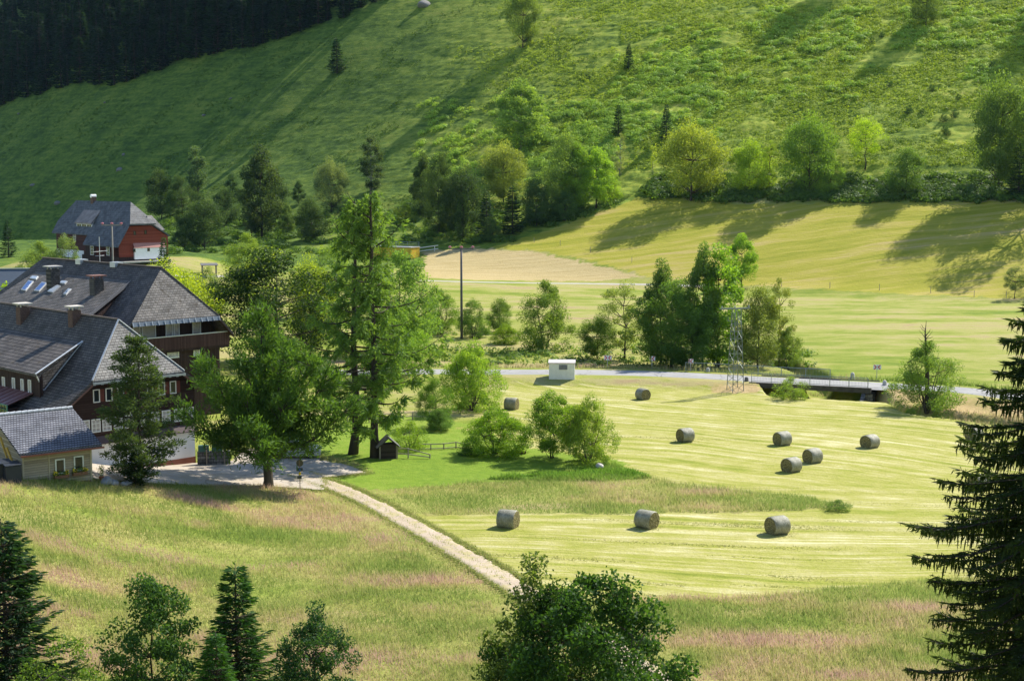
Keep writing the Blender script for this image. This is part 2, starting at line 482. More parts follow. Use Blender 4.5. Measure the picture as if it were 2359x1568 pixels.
    # parched bank
    cb = k.ramp(k.math('ADD', k.math('MULTIPLY', mid, .6), k.math('MULTIPLY', fine, .4)), [(.35, (.25, .24, .06)), (.5, (.42, .31, .14)), (.65, (.52, .38, .21))])
    c = k.mix(sb.outputs[2], c, cb)
    fv = k.ramp(k.noise(p, 9.0, 3, .7), [(.3, (.78, .78, .78)), (.7, (1.2, 1.2, 1.2))])
    c = k.mix(.6, c, fv, 'MULTIPLY')
    k.color(c)
    bh = k.math('ADD', k.math('MULTIPLY', fine, .5), k.math('ADD', k.math('MULTIPLY', r2, .8), k.math('MULTIPLY', h2, 1.5)))
    k.bump(bh, .55, .22)
    return k.set(.95, .1)
GROUND = ground_material()
# ------------------------------------------------------------------ ground sheet
def axis_lines():
    ys = np.r_[np.linspace(-80, 12, 16), np.arange(16, 58, 1.2), np.arange(58, 130, .32), np.arange(130, 250, .6), np.arange(250, 300, .5), np.arange(300, 470, .55), np.arange(470, 640, 1.4), np.geomspace(642, 1400, 24)]
    t = np.r_[-np.geomspace(.44, 2.4, 26)[::-1], np.linspace(-.42, .42, 500), np.geomspace(.44, 2.4, 26)]
    return t, ys
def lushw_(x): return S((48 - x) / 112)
def build_ground():
    t, ys = axis_lines()
    T, Y = np.meshgrid(t, ys)
    X = T * (np.maximum(Y, 0) + 30) * np.where(np.abs(T) < .43, 1, 1 + (np.abs(T) - .43) * .2)
    Y = Y + 0 * X
    Zt = terrain(X.ravel(), Y.ravel())
    x, y = X.ravel(), Y.ravel()
    z = zones(x, y)
    hm = z['hill'].astype(float)
    u = .94 * y + .35 * x
    hs = S((u - 300) / 40)
    bumpy = (vnoise(x / 9, y / 9, 11) - .5) * .9 + (vnoise(x / 3.2, y / 3.2, 12) - .5) * .6 + (vnoise(x / 1.4, y / 1.4, 13) - .5) * .75
    Zt = Zt + bumpy * hs * np.where(hm > 0, 1 - .55 * lushw_(x), .12) * S((650 - y) / 60)
    Zt = Zt + (vnoise(x / 14, y / 14, 17) - .5) * .3 * S((y - 60) / 10) * S((300 - y) / 20) * np.where(z['mown'] | z['meadow'] | z['lawn'], .35, .25) * S((road_dist(x, y) - 4) / 4)
    Zt = np.minimum(Zt, 190 + (vnoise(x / 60, y / 60, 5) * 8))
    za = np.stack([z['mown'], z['meadow'], z['lawn'], 1 - z['tan'].astype(float)], -1).astype(np.float32)
    lushw = S((48 - x + 18 * (vnoise(x / 30, y / 30, 19) - .5)) / 112)      # shade painted as darker green where the slope turns from the sun
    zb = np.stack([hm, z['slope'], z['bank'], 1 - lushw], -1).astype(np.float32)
    ny, nx = X.shape
    idx = np.arange(ny * nx).reshape(ny, nx)
    q = np.stack([idx[:-1, :-1], idx[:-1, 1:], idx[1:, 1:], idx[1:, :-1]], -1).reshape(-1, 4)
    ishill = hm[q].mean(1) > .5
    V = np.stack([x, y, Zt], -1)
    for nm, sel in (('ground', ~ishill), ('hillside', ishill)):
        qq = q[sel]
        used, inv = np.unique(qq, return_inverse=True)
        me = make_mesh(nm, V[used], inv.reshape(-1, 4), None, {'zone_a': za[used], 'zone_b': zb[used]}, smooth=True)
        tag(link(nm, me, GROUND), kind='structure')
build_ground()
# ------------------------------------------------------------------ road, path, yard
def asphalt(name, c1, c2, dusty=None, cracks=True):
    k = NT(name); p = k.pos()
    f = k.math('ADD', k.math('MULTIPLY', k.noise(p, .35, 5, .65), .6), k.math('MULTIPLY', k.noise(p, 6, 4, .7), .4))
    c = k.ramp(f, [(.35, c1), (.65, c2)])
    cr = k.n('ShaderNodeTexVoronoi', feature='DISTANCE_TO_EDGE'); cr.inputs['Scale'].default_value = .22
    ww = k.n('ShaderNodeVectorMath', operation='MULTIPLY_ADD'); nn = k.n('ShaderNodeTexNoise'); k.l(p, nn.inputs['Vector']); nn.inputs['Scale'].default_value = .7
    k.l(nn.outputs['Color'], ww.inputs[0]); ww.inputs[1].default_value = (2.2, 2.2, 0); k.l(p, ww.inputs[2]); k.l(ww.outputs[0], cr.inputs['Vector'])
    if cracks: c = k.mix(k.math('MULTIPLY', k.math('LESS_THAN', cr.outputs['Distance'], .012), .55), c, tuple(v * .45 for v in c1))
    if dusty: c = k.mix(k.ramp(k.noise(p, .9, 5, .7), [(.48, (0, 0, 0)), (.62, (1, 1, 1))]), c, dusty)
    k.color(c); k.bump(k.noise(p, 18, 3), .25, .02)
    return k.set(.9, .2)
def strip(name, line, half, mt, lift=.04, cross=6, ragged=0, zfun=None):
    line = np.asarray(line)[:, :2]
    d = np.gradient(line, axis=0); d /= np.linalg.norm(d, axis=1)[:, None]
    nrm = np.stack([-d[:, 1], d[:, 0]], -1)
    s = np.linspace(-1, 1, cross)
    n = len(line)
    hw = half + ragged * (vnoise(np.arange(n) * .8, np.zeros(n), 8) - .5)
    hw2 = half + ragged * (vnoise(np.arange(n) * .8, np.zeros(n), 9) - .5)
    off = np.where(s[None, :] < 0, hw[:, None], hw2[:, None]) * s[None, :]
    xy = line[:, None, :] + nrm[:, None, :] * off[:, :, None]
    x, y = xy[..., 0].ravel(), xy[..., 1].ravel()
    z = (terrain(x, y) if zfun is None else zfun(x, y)) + lift
    sk = np.zeros((n, cross)); sk[:, 0] = sk[:, -1] = -.16; z = z + sk.ravel()
    i = np.arange(n * cross).reshape(n, cross)
    q = np.stack([i[:-1, :-1], i[:-1, 1:], i[1:, 1:], i[1:, :-1]], -1).reshape(-1, 4)
    return tag(link(name, make_mesh(name, np.stack([x, y, z], -1), q, None, None, True), mt), kind='structure')
strip('road', resample(ROAD, .8), 2.75, asphalt('road_asphalt', (.27, .265, .26), (.36, .35, .34)), .05, 7, 0, lambda x, y: np.full(x.shape, ZROAD))
PATH_PX = [(690, 1092), (735, 1108), (790, 1128), (860, 1160), (930, 1198), (1000, 1237), (1080, 1284), (1150, 1328), (1215, 1370), (1290, 1420), (1400, 1490), (1530, 1572), (1660, 1665)]
pp, _ = ground(np.array([p[0] for p in PATH_PX]), np.array([p[1] for p in PATH_PX]))
PATHC = resample(pp[:, :2], .4)
strip('path', PATHC, .98, asphalt('path_gravel', (.38, .30, .22), (.52, .425, .32), (.40, .34, .17), False), .05, 8, .45)
for nm, pxs, hw in (('gravel_path', [(960, 646), (1100, 650), (1300, 653), (1480, 655), (1640, 660)], .9), ('gravel_path', [(395, 634), (450, 637), (520, 636), (600, 634)], .9)):
    q, _ = ground(np.array([p[0] for p in pxs]), np.array([p[1] for p in pxs]))
    strip(nm, resample(q[:, :2], .6), hw, asphalt('pale_gravel', (.36, .33, .28), (.48, .44, .38), None, False) if 'pale_gravel' not in bpy.data.materials else bpy.data.materials['pale_gravel'], .12, 3, .3)
Z_YARD = world_poly([(130, 1070), (450, 1068), (530, 1062), (560, 1036), (640, 1030), (735, 1058), (800, 1074), (852, 1090), (742, 1103), (752, 1112), (740, 1132), (690, 1127), (610, 1121), (480, 1121), (350, 1117), (240, 1109), (205, 1105)], 30)
def patch_sheet(name, poly, step, mt, lift):
    x0, y0 = poly.min(0) - 1; x1, y1 = poly.max(0) + 1
    X, Y = np.meshgrid(np.arange(x0, x1, step), np.arange(y0, y1, step))
    x, y = X.ravel(), Y.ravel()
    j = (vnoise(x * 1.3, y * 1.3, 21) - .5) * .5
    ins = inpoly(x + j, y + j, poly).reshape(X.shape)
    i = np.arange(x.size).reshape(X.shape)
    keep = (ins[:-1, :-1] & ins[:-1, 1:] & ins[1:, 1:] & ins[1:, :-1]).ravel()
    q = np.stack([i[:-1, :-1], i[:-1, 1:], i[1:, 1:], i[1:, :-1]], -1).reshape(-1, 4)[keep]
    used, inv = np.unique(q, return_inverse=True)
    V = np.stack([x, y, terrain(x, y) + lift], -1)[used]
    return tag(link(name, make_mesh(name, V, inv.reshape(-1, 4), None, None, True), mt), kind='structure')
patch_sheet('yard', Z_YARD, .22, asphalt('yard_asphalt', (.36, .31, .25), (.50, .44, .37), (.40, .33, .24)), .10)
# ------------------------------------------------------------------ trees
def unit(v): return v / (np.linalg.norm(v, axis=-1, keepdims=True) + 1e-9)
class Tree:
    """wood as tubes, foliage as many small leaf-sized faces; unit height, base at the origin"""
    def __init__(s, seed): s.r = np.random.default_rng(seed); s.w = MB(); s.V = []; s.T = []; s.n = 0
    def leaves(s, c, size, aspect=.55, tint=None, up=0.0):
        n = len(c); r = s.r
        nrm = unit(r.normal(size=(n, 3)) + np.array([0, 0, up])); t = unit(np.cross(nrm, r.normal(size=(n, 3)))); b = np.cross(nrm, t)
        sz = (size * r.uniform(.6, 1.35, n))[:, None]
        v = np.stack([c - t * sz, c + b * sz * aspect + t * sz * .1, c + t * sz, c - b * sz * aspect + t * sz * .1], 1)
        s.V.append(v.reshape(-1, 3)); s.n += n
        tint = r.uniform(.2, .8, n) if tint is None else tint
        s.T.append(np.repeat(np.clip(tint + r.normal(0, .12, n), 0, 1), 4))
    def sprays(s, c, d, length, width, tint=None, side=None):
        """elongated kites from c along d"""
        n = len(c); r = s.r
        length = np.broadcast_to(length, n)[:, None] * r.uniform(.7, 1.2, (n, 1)); width = np.broadcast_to(width, n)[:, None]
        d = unit(d); sd = unit(np.cross(d, r.normal(size=(n, 3)) if side is None else side))
        v = np.stack([c, c + d * length * .45 + sd * width, c + d * length, c + d * length * .45 - sd * width], 1)
        s.V.append(v.reshape(-1, 3)); s.n += n
        tint = r.uniform(.2, .8, n) if tint is None else tint
        s.T.append(np.repeat(np.clip(tint + r.normal(0, .12, n), 0, 1), 4))
    def done(s, name):
        q = np.arange(s.n * 4).reshape(-1, 4)
        V = np.concatenate(s.V); zm = np.percentile(V[:, 2], 99.9) if name != 'near_spruce' else 1.0
        V = V * [1, 1, 1 / zm]; s.V = [V]; s.w.v = [(a, b, c / zm) for a, b, c in s.w.v]
        crown = make_mesh(name + '_crown', np.concatenate(s.V), q, None, {'tint': np.concatenate(s.T)})
        crown.materials.append(LEAF)
        trunk = bpy.data.meshes.new(name + '_trunk'); trunk.from_pydata(s.w.v, [], s.w.f)
        for p in trunk.polygons: p.use_smooth = True
        return crown, trunk
def curve(a, b, sag, n=5, jit=0, r=None):
    a = np.array(a, float); b = np.array(b, float); t = np.linspace(0, 1, n)[:, None]
    p = a + (b - a) * t + np.array([0, 0, 1.]) * (sag * 4 * t * (1 - t))
    if jit: p[1:-1] += r.normal(0, jit, (n - 2, 3))
    return p
CLUMPS = {}
def broadleaf(seed, W, h0, profile, nclump, nleaf, lsize, stems=1, stem_r=.014, cl=(.10, .17), spread=.3, flat=.8, limbs=True, gap=0.0, lean=(0, 0)):
    T = Tree(seed); r = T.r
    prof = np.array(profile, float)                   # (height, radius) pairs, radius as a share of W/2
    hs, rs = prof[:, 0], prof[:, 1]
    cs = []
    while len(cs) < nclump:
        h = r.uniform(h0, 1.0); R = np.interp(h, hs, rs) * W / 2
        if r.random() > (R / (W / 2)) ** 1.0 + .12: continue
        a = r.uniform(0, 2 * math.pi); q = math.sqrt(r.uniform(.10, 1)) * R
        wob = 1 + .22 * math.sin(3 * a + seed) * math.sin(7 * h + seed * 2)
        cs.append((q * wob * math.cos(a) + lean[0] * h, q * wob * math.sin(a) + lean[1] * h, h))
    cs = np.array(cs)
    if gap: cs = cs[r.random(len(cs)) > gap * (np.hypot(cs[:, 0], cs[:, 1]) > W * .2)]
    # wood
    tops = []
    for k in range(stems):
        a = 2 * math.pi * (k + r.uniform(-.3, .3)) / stems
        top = np.array([math.cos(a) * W * spread * (stems > 1), math.sin(a) * W * spread * (stems > 1), r.uniform(.72, .86)]) + np.array([lean[0], lean[1], 0]) * .8
        base = np.array([math.cos(a) * .02 * (stems > 1), math.sin(a) * .02 * (stems > 1), -.02])
        path = curve(base, top, 0, 7, .012, r)
        rad = np.linspace(1, .18, 7) * stem_r * (1 if stems == 1 else .75); rad[0] *= 1.35
        T.w.tube(path, rad, 7); tops.append(path)
    if limbs:
        for c in cs[r.permutation(len(cs))[:int(min(34, len(cs)))]]:
            p = tops[r.integers(len(tops))]
            d = np.linalg.norm(p - c, axis=1) + np.where(p[:, 2] > c[2] - .04, 1, 0)
            i = int(np.argmin(d))
            T.w.tube(curve(p[i], c, -.015, 4, .008, r), np.linspace(.42, .1, 4) * stem_r, 5, False)
    per = max(4, nleaf // len(cs))
    for c in cs:
        R = r.uniform(*cl) * (.75 + .5 * r.random())
        m = int(per * r.uniform(.6, 1.4))
        d = unit(r.normal(size=(m, 3))) * (r.uniform(.15, 1, (m, 1)) ** .5) * R * np.array([1, 1, flat])
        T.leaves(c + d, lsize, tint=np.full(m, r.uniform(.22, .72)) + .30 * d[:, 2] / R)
    CLUMPS[seed] = (cs, cl, T)
    return T.done('broadleaf')
def spruce(seed, W, nwh, nb, dens, h0=.03, droop=-.12, power=.85, tw=.05, twig_w=.008, jag=.18, hang=.0):
    T = Tree(seed); r = T.r
    T.w.tube(curve((0, 0, -.02), (0, 0, 1.0), 0, 8, .002, r), np.linspace(1, .08, 8) * .016, 7)
    for i in range(nwh):
        h = h0 + (1 - h0 - .015) * (i + r.uniform(-.3, .3)) / nwh
        R = W / 2 * (1 - h) ** power * (.55 + .45 * min(1, h / .12))
        for k in range(nb):
            if r.random() < .06: continue
            a = 2 * math.pi * (k / nb) + r.uniform(-.5, .5)
            L = max(.012, R * r.uniform(1 - jag * 1.6, 1 + jag))
            el = droop + .62 * h + r.uniform(-.1, .1)
            tip = np.array([math.cos(a) * L, math.sin(a) * L, h + L * el])
            p0 = np.array([0, 0, h])
            m = max(4, int(dens * (L / (W / 2)) * 1.0) + 3)
            t = np.sort(r.uniform(.12, 1, m)) ** .8
            pts = p0 + (tip - p0) * t[:, None]; pts[:, 2] += -.25 * L * (t - t * t) * 1.2 + .06 * L * t ** 3
            out = unit(np.array([math.cos(a), math.sin(a), .02]) * np.ones((m, 1)))
            sd = np.array([-math.sin(a), math.cos(a), 0]) * np.where(r.random(m) < .5, 1, -1)[:, None]
            d = out * (.55 + .6 * t[:, None]) + sd * r.uniform(.3, 1.0, (m, 1)) + np.array([0, 0, 1]) * r.uniform(-.35 - hang, .10 - hang, (m, 1))
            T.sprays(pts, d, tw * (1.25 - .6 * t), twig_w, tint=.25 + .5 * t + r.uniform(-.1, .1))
            if L > W * .12: T.w.tube([p0, pts[m // 2], tip], [.0035, .002, .0008], 4, False)
    m = 10
    T.sprays(np.array([[0, 0, 1 - .012 * j] for j in range(m)]), np.stack([r.normal(0, .5, m), r.normal(0, .5, m), np.full(m, .7)], -1), .022, .004)
    return T.done('spruce')
def larch(seed, W=.47, n=66, h0=.10):
    T = Tree(seed); r = T.r
    path = curve((0, 0, -.02), (.012, 0, 1.0), 0, 10, .004, r); path[0, 0] = -.012
    T.w.tube(path, np.linspace(1, .10, 10) ** .8 * .0165 * np.r_[1.45, np.ones(9)], 9)
    for i in range(n):
        h = h0 + (1 - h0) * ((i + r.random()) / n) ** .95
        base = np.array([np.interp(h, path[:, 2], path[:, 0]), np.interp(h, path[:, 2], path[:, 1]), h])
        env = np.interp(h, [h0, .18, .30, .45, .58, .68, .80, .9, 1.0], [.60, .85, .95, 1.05, .88, .62, .44, .38, .06])
        L = W / 2 * env * r.uniform(.55, 1.2) * (.45 if r.random() < .18 else 1)
        a = 2.4 * i + r.uniform(-.5, .5)
        dirv = np.array([math.cos(a), math.sin(a), 0]); sd = np.array([-math.sin(a), math.cos(a), 0])
        t = np.linspace(0, 1, 8)
        up = r.uniform(-.32, .02) if h < .75 else r.uniform(.1, .8)
        p = base + dirv * (L * t)[:, None]; p[:, 2] += L * (up * t * .8 + .40 * t ** 3.0)
        p += sd * (r.normal(0, .18) * L * t ** 2)[:, None]
        T.w.tube(p, np.linspace(1, .15, 8) * (.0042 if L > .1 else .0028), 5, False)
        # side boughs, each a flat feathery spray
        nsb = int(16 * (L / (W / 2))) + 4
        for j in range(nsb):
            tb = r.uniform(.18 if h > .35 else .38, 1.0)
            q0 = np.array([np.interp(tb, t, p[:, k]) for k in range(3)])
            sgn = 1 if r.random() < .5 else -1
            bl = r.uniform(.022, .060) * (1.15 - .5 * tb)
            bd = unit(dirv * r.uniform(.4, 1.0) + sd * sgn * r.uniform(.3, 1.0) + np.array([0, 0, r.uniform(-.75, .1)]))
            m = int(20 * (bl / .04)) + 5
            ft = r.uniform(0, 1, m)
            c = q0 + bd * (bl * ft)[:, None] + np.array([0, 0, -.35]) * (bl * ft ** 2)[:, None] + r.normal(0, .0035, (m, 3))
            d = bd * .7 + r.normal(0, .5, (m, 3)) + np.array([0, 0, -.25])
            T.sprays(c, d, .021, .0023, tint=.40 + .25 * ft + r.uniform(-.2, .2))
    return T.done('larch')
def spreading(seed):
    """broad many-limbed conifer on a short trunk, spiky upswept sprays"""
    T = Tree(seed); r = T.r
    T.w.tube([(0, 0, -.02), (.004, 0, .05), (.0, 0, .16), (.01, 0, .24)], [.036, .026, .024, .020], 10)
    T.w.tube(curve((.01, 0, .22), (-.02, 0, .93), 0, 7, .008, r), np.linspace(.018, .003, 7), 7)
    limbs = []
    spec = [(180, .17, (-.40, .40)), (0, .19, (.42, .44)), (150, .20, (-.36, .55)), (25, .21, (.34, .60)), (270, .2, (0, .35)), (250, .22, (-.2, .50)), (300, .22, (.22, .48)), (80, .2, (.05, .45)), (120, .2, (-.2, .55)), (60, .2, (.22, .55)), (200, .24, (-.30, .68)), (340, .26, (.26, .72)), (235, .3, (-.14, .72)), (315, .3, (.16, .74)), (90, .3, (.0, .75))]
    for az, hb, (rr, zt) in spec:
        a = math.radians(az); R = abs(rr) if rr else .38
        end = np.array([math.cos(a) * R, math.sin(a) * R, zt])
        p = curve((0, 0, hb), end, -.045, 8, .008, r)
        T.w.tube(p, np.linspace(.013, .003, 8), 6, False); limbs.append(p)
    p = np.array([(-.02 * (z - .3), 0, z) for z in np.linspace(.32, .93, 10)]); limbs.append(p)
    def cloud(q, m, dirv, rad, tint):
        c = q + r.normal(0, rad, (m, 3)) * np.array([1, 1, .75])
        d = dirv * .7 + r.normal(0, .55, (m, 3)) + np.array([0, 0, .25])
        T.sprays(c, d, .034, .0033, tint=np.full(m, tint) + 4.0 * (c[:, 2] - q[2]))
    for L in limbs:
        for i in range(2, len(L)):
            f = i / (len(L) - 1)
            for k in range(5):
                dv = unit(r.normal(0, .8, 3) + unit(L[-1] - L[0]) * .7 + np.array([0, 0, .5]))
                end = L[i] + dv * r.uniform(.05, .15)
                T.w.tube(curve(L[i], end, -.01, 4, .004, r), np.linspace(.0032, .001, 4), 4, False)
                for tq in (.45, .75, 1.0):
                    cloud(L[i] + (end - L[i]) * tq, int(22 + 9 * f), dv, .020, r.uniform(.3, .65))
    # twiggy tips hanging from the lowest limbs
    for L in limbs[:4]:
        m = 260; i = r.integers(3, 8, m)
        T.sprays(L[i] + r.normal(0, .03, (m, 3)) - np.array([0, 0, .02]), r.normal(0, .5, (m, 3)) + np.array([0, 0, -.7]), .035, .004, tint=np.full(m, .4))
    return T.done('spreading')
def pine(seed):
    T = Tree(seed); r = T.r
    path = curve((0, 0, -.02), (.02, 0, .99), 0, 9, .004, r)
    T.w.tube(path, np.linspace(1, .12, 9) * .017, 8)
    prof = ([.04, .10, .2, .35, .5, .65, .8, .92, 1], [.50, .72, .95, 1.0, .92, .80, .60, .36, .08])
    nl = 15
    for i in range(nl):
        h = .08 + .90 * i / (nl - 1)
        R = .225 * np.interp(h, *prof)
        for k in range(7):
            a = 2 * math.pi * k / 7 + r.uniform(-.45, .45); L = R * r.uniform(.40, 1.25)
            dv = np.array([math.cos(a), math.sin(a), 0])
            p = curve((0, 0, h), dv * L + np.array([0, 0, h + L * r.uniform(-.05, .35)]), -.012, 5, .003, r)
            T.w.tube(p, np.linspace(.0042, .0012, 5), 4, False)
            for j in (2, 3, 4):
                m = int(24 + 14 * j * (L / .2))
                c = p[j] + r.normal(0, 1, (m, 3)) * np.array([.022, .022, .012]) + np.array([0, 0, .006])
                d = dv * .8 + r.normal(0, .6, (m, 3)) + np.array([0, 0, .35])
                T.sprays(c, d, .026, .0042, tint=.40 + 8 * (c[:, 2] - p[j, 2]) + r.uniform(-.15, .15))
    return T.done('pine')
ROUND = [(.1, .35), (.25, .8), (.42, 1), (.6, .97), (.78, .75), (.92, .4), (1, .08)]
OVAL = [(.08, .3), (.22, .75), (.4, 1), (.58, .92), (.75, .7), (.9, .38), (1, .06)]
COLUMN = [(.06, .4), (.2, .85), (.4, 1), (.65, .9), (.85, .6), (1, .12)]
DOME = [(0, .75), (.12, .95), (.35, 1), (.6, .88), (.8, .6), (.93, .3), (1, .08)]
VASE = [(.0, .12), (.2, .4), (.4, .75), (.6, 1), (.8, .85), (.93, .5), (1, .12)]
TALL = [(.1, .3), (.22, .62), (.38, 1), (.5, .92), (.68, .75), (.84, .5), (.95, .25), (1, .05)]
PROTO = {
    'round1': broadleaf(1, .80, .12, ROUND, 84, 23800, 0.0110), 'round2': broadleaf(2, .80, .14, ROUND, 78, 22100, 0.0110),
    'dense': broadleaf(21, .95, .08, ROUND, 110, 31500, 0.0085, cl=(.08, .13)),
    'oval1': broadleaf(3, .58, .10, OVAL, 72, 20400, 0.0110, cl=(.07, .12)), 'oval2': broadleaf(4, .56, .14, OVAL, 68, 18700, 0.0110, cl=(.07, .12)),
    'column1': broadleaf(5, .38, .07, COLUMN, 70, 10000, .0115, cl=(.05, .095), spread=.1), 'column2': broadleaf(6, .36, .08, COLUMN, 62, 9500, .0115, cl=(.05, .09)),
    'airy1': broadleaf(7, .70, .18, VASE, 60, 10400, 0.0087, stem_r=.013, cl=(.05, .10), gap=.25), 'airy2': broadleaf(8, .55, .15, OVAL, 50, 6900, 0.0087, cl=(.05, .09), gap=.2),
    'willow1': broadleaf(9, 1.0, .03, DOME, 90, 24000, 0.0110, stems=6, cl=(.09, .15)), 'willow2': broadleaf(10, .9, .03, DOME, 86, 22400, 0.0110, stems=5, cl=(.09, .15)),
    'bush1': broadleaf(11, 1.5, .0, DOME, 60, 6500, .022, stems=6, stem_r=.02, cl=(.14, .24)), 'bush2': broadleaf(12, 1.35, .0, DOME, 56, 6000, .022, stems=5, stem_r=.02, cl=(.14, .24)),
    'sapling': broadleaf(13, .36, .25, OVAL, 26, 1500, .016, cl=(.05, .09)),
    'lollipop': broadleaf(14, .78, .30, [(.28, .3), (.4, .8), (.58, 1), (.78, .85), (.93, .45), (1, .1)], 60, 12000, 0.0095, cl=(.08, .14)),
    'ball': broadleaf(15, 1.3, .0, DOME, 130, 27200, 0.0133, stems=6, stem_r=.018, cl=(.10, .15)), 'balltree': broadleaf(16, .85, .14, ROUND, 120, 27200, 0.0106, cl=(.07, .12), stems=2, spread=.06),
    'spruce1': spruce(31, .44, 30, 9, 15), 'spruce2': spruce(32, .38, 30, 9, 14), 'forest1': spruce(33, .34, 26, 8, 10, tw=.07, twig_w=.012, hang=.15), 'forest2': spruce(34, .30, 26, 8, 10, tw=.07, twig_w=.012, hang=.15),
    'cypress': spruce(35, .36, 34, 11, 12, power=.6, droop=.5, jag=.1),
    'spruce_near': spruce(36, .50, 34, 10, 46, tw=.055, twig_w=.0042, jag=.22), 'spruce_near2': spruce(37, .62, 36, 11, 46, tw=.06, twig_w=.0048, power=.7, jag=.25),
    'larch1': larch(41), 'larch2': larch(42, .44, 58, .14), 'spreading': spreading(43), 'pine': pine(44),
    'near_tall': broadleaf(51, .68, .06, TALL, 130, 15000, .0105, cl=(.05, .085), gap=.12, stem_r=.011),
    'near_egg': broadleaf(52, .62, .02, OVAL, 120, 17000, .0100, cl=(.05, .09)),
    'near_bush': broadleaf(53, .95, .02, DOME, 110, 9000, .0115, stems=4, cl=(.06, .11), gap=.15),
    'near_maple': broadleaf(54, .92, .04, [(0, .5), (.2, .9), (.42, 1), (.62, .85), (.8, .6), (.93, .32), (1, .06)], 190, 27000, .0105, stems=3, stem_r=.009, cl=(.05, .095), spread=.22),
    'near_birch': broadleaf(55, .55, .10, OVAL, 120, 8500, .0085, cl=(.04, .075), gap=.2, stem_r=.007, stems=2, spread=.1),
}
_trng = np.random.default_rng(77)
_last = None
def plant(kind, name, loc, height, wide, color, label, cat='tree', group=None, bark=None, rz=None, tilt=0):
    t = empty(name, loc, _trng.uniform(0, 6.28) if rz is None else rz, label, cat, group)
    t.scale = (height * wide, height * wide, height)
    if tilt: t.rotation_euler = (0, tilt, t.rotation_euler[2])
    cr, tr = PROTO[kind]
    tk = link('trunk', tr, None, t)
    if not tr.materials: tr.materials.append(bark or BARK)
    if bark and tr.materials[0] != bark:
        tk.data = bpy.data.meshes.get(tr.name + '_pale') or tr.copy(); tk.data.name = tr.name + '_pale'
        tk.data.materials.clear(); tk.data.materials.append(bark)
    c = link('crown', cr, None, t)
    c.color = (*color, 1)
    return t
def tree(kind, name, px, py, top, color, label, wide=1.0, cat='tree', group=None, D=None, bark=None, sink=.1, rz=None, dz=0):
    """a tree whose foot stands where the photo shows it"""
    if D is None:
        p, d = ground(px, py); loc = p[0]; dd = float(d[0])
    else:
        loc = P(px, py, D); dd = D; loc[2] = float(terrain(loc[0], loc[1]))
    h = (py - top) * dd / F
    if D is not None:   # foot hidden: the height runs from the real ground to the top seen
        h = float(P(px, top, D)[2] - loc[2])
    loc = np.array(loc); loc[2] -= sink
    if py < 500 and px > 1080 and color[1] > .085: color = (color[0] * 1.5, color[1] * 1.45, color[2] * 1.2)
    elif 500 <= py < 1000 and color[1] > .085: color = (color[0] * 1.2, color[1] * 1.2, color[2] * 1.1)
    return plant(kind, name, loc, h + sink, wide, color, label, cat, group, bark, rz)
# ------------------------------------------------------------------ buildings
class Frame:
    """a building's own axes: X along its gable front, Y back along the ridge, Z up"""
    def __init__(s, O, deg):
        s.O = np.array(O, float); s.a = math.radians(deg); c, n = math.cos(s.a), math.sin(s.a)
        s.R = np.array([[c, n, 0], [-n, c, 0], [0, 0, 1.]])
    def hit(s, px, py, n, v):
        d = np.array([float(k) for k in ray(px, py)]); o = s.R @ (np.array([0, 0, CAMZ]) - s.O); d = s.R @ d
        n = np.array(n, float); return o + d * (v - n @ o) / (n @ d)
    def root(s, name, label, cat, group=None): return empty(name, s.O, s.a, label, cat, group)
GLASS = None
def glass():
    global GLASS
    if GLASS is None:
        k = NT('window_glass'); k.color((.02, .025, .03)); GLASS = k.set(.08, .8)
    return GLASS
WHITE = mat('white_paint', (.78, .78, .76), .5, .3, 0, .05)
DARKWOOD = planks('dark_brown_cladding', (.030, .017, .014), (.055, .032, .026), 'x', .16)
DARKWALL = planks('dark_shingle_wall', (.032, .016, .013), (.058, .034, .030), 'z', .18)
def window(root, c, w, h, face='y', muntins=(2, 3), frame=None, pane=None, depth=.06, t=.07, name='window'):
    """framed window on a wall whose outside looks along -Y (or -X)"""
    c = np.array(c, float)
    def pt(u, d, v): return c + (np.array([u, -d, v]) if face == 'y' else np.array([-d, -u, v]))
    fr = MB()
    def bx(u0, u1, d0, d1, v0, v1): fr.prism([pt(u0, d1, v1), pt(u1, d1, v1), pt(u1, d1, v0), pt(u0, d1, v0)], pt(0, d0, 0) - pt(0, d1, 0))
    bx(-w / 2, w / 2, -.03, depth, h / 2 - t, h / 2); bx(-w / 2, w / 2, -.03, depth + .03, -h / 2, -h / 2 + t)
    bx(-w / 2, -w / 2 + t, -.03, depth, -h / 2 + t, h / 2 - t); bx(w / 2 - t, w / 2, -.03, depth, -h / 2 + t, h / 2 - t)
    for i in range(1, muntins[0]):
        u = -w / 2 + w * i / muntins[0]; bx(u - .022, u + .022, -.02, depth - .02, -h / 2 + t, h / 2 - t)
    for i in range(1, muntins[1]):
        v = -h / 2 + h * i / muntins[1]; bx(-w / 2 + t, w / 2 - t, -.02, depth - .024, v - .02, v + .02)
    wn = fr.build(name, frame or WHITE, root)
    pn = MB(); q = [pt(-w / 2 + t, .01, h / 2 - t), pt(w / 2 - t, .01, h / 2 - t), pt(w / 2 - t, .01, -h / 2 + t), pt(-w / 2 + t, .01, -h / 2 + t)]
    pn.prism(q, pt(0, -.02, 0) - pt(0, .01, 0)).build('pane', pane or glass(), wn)
    return wn
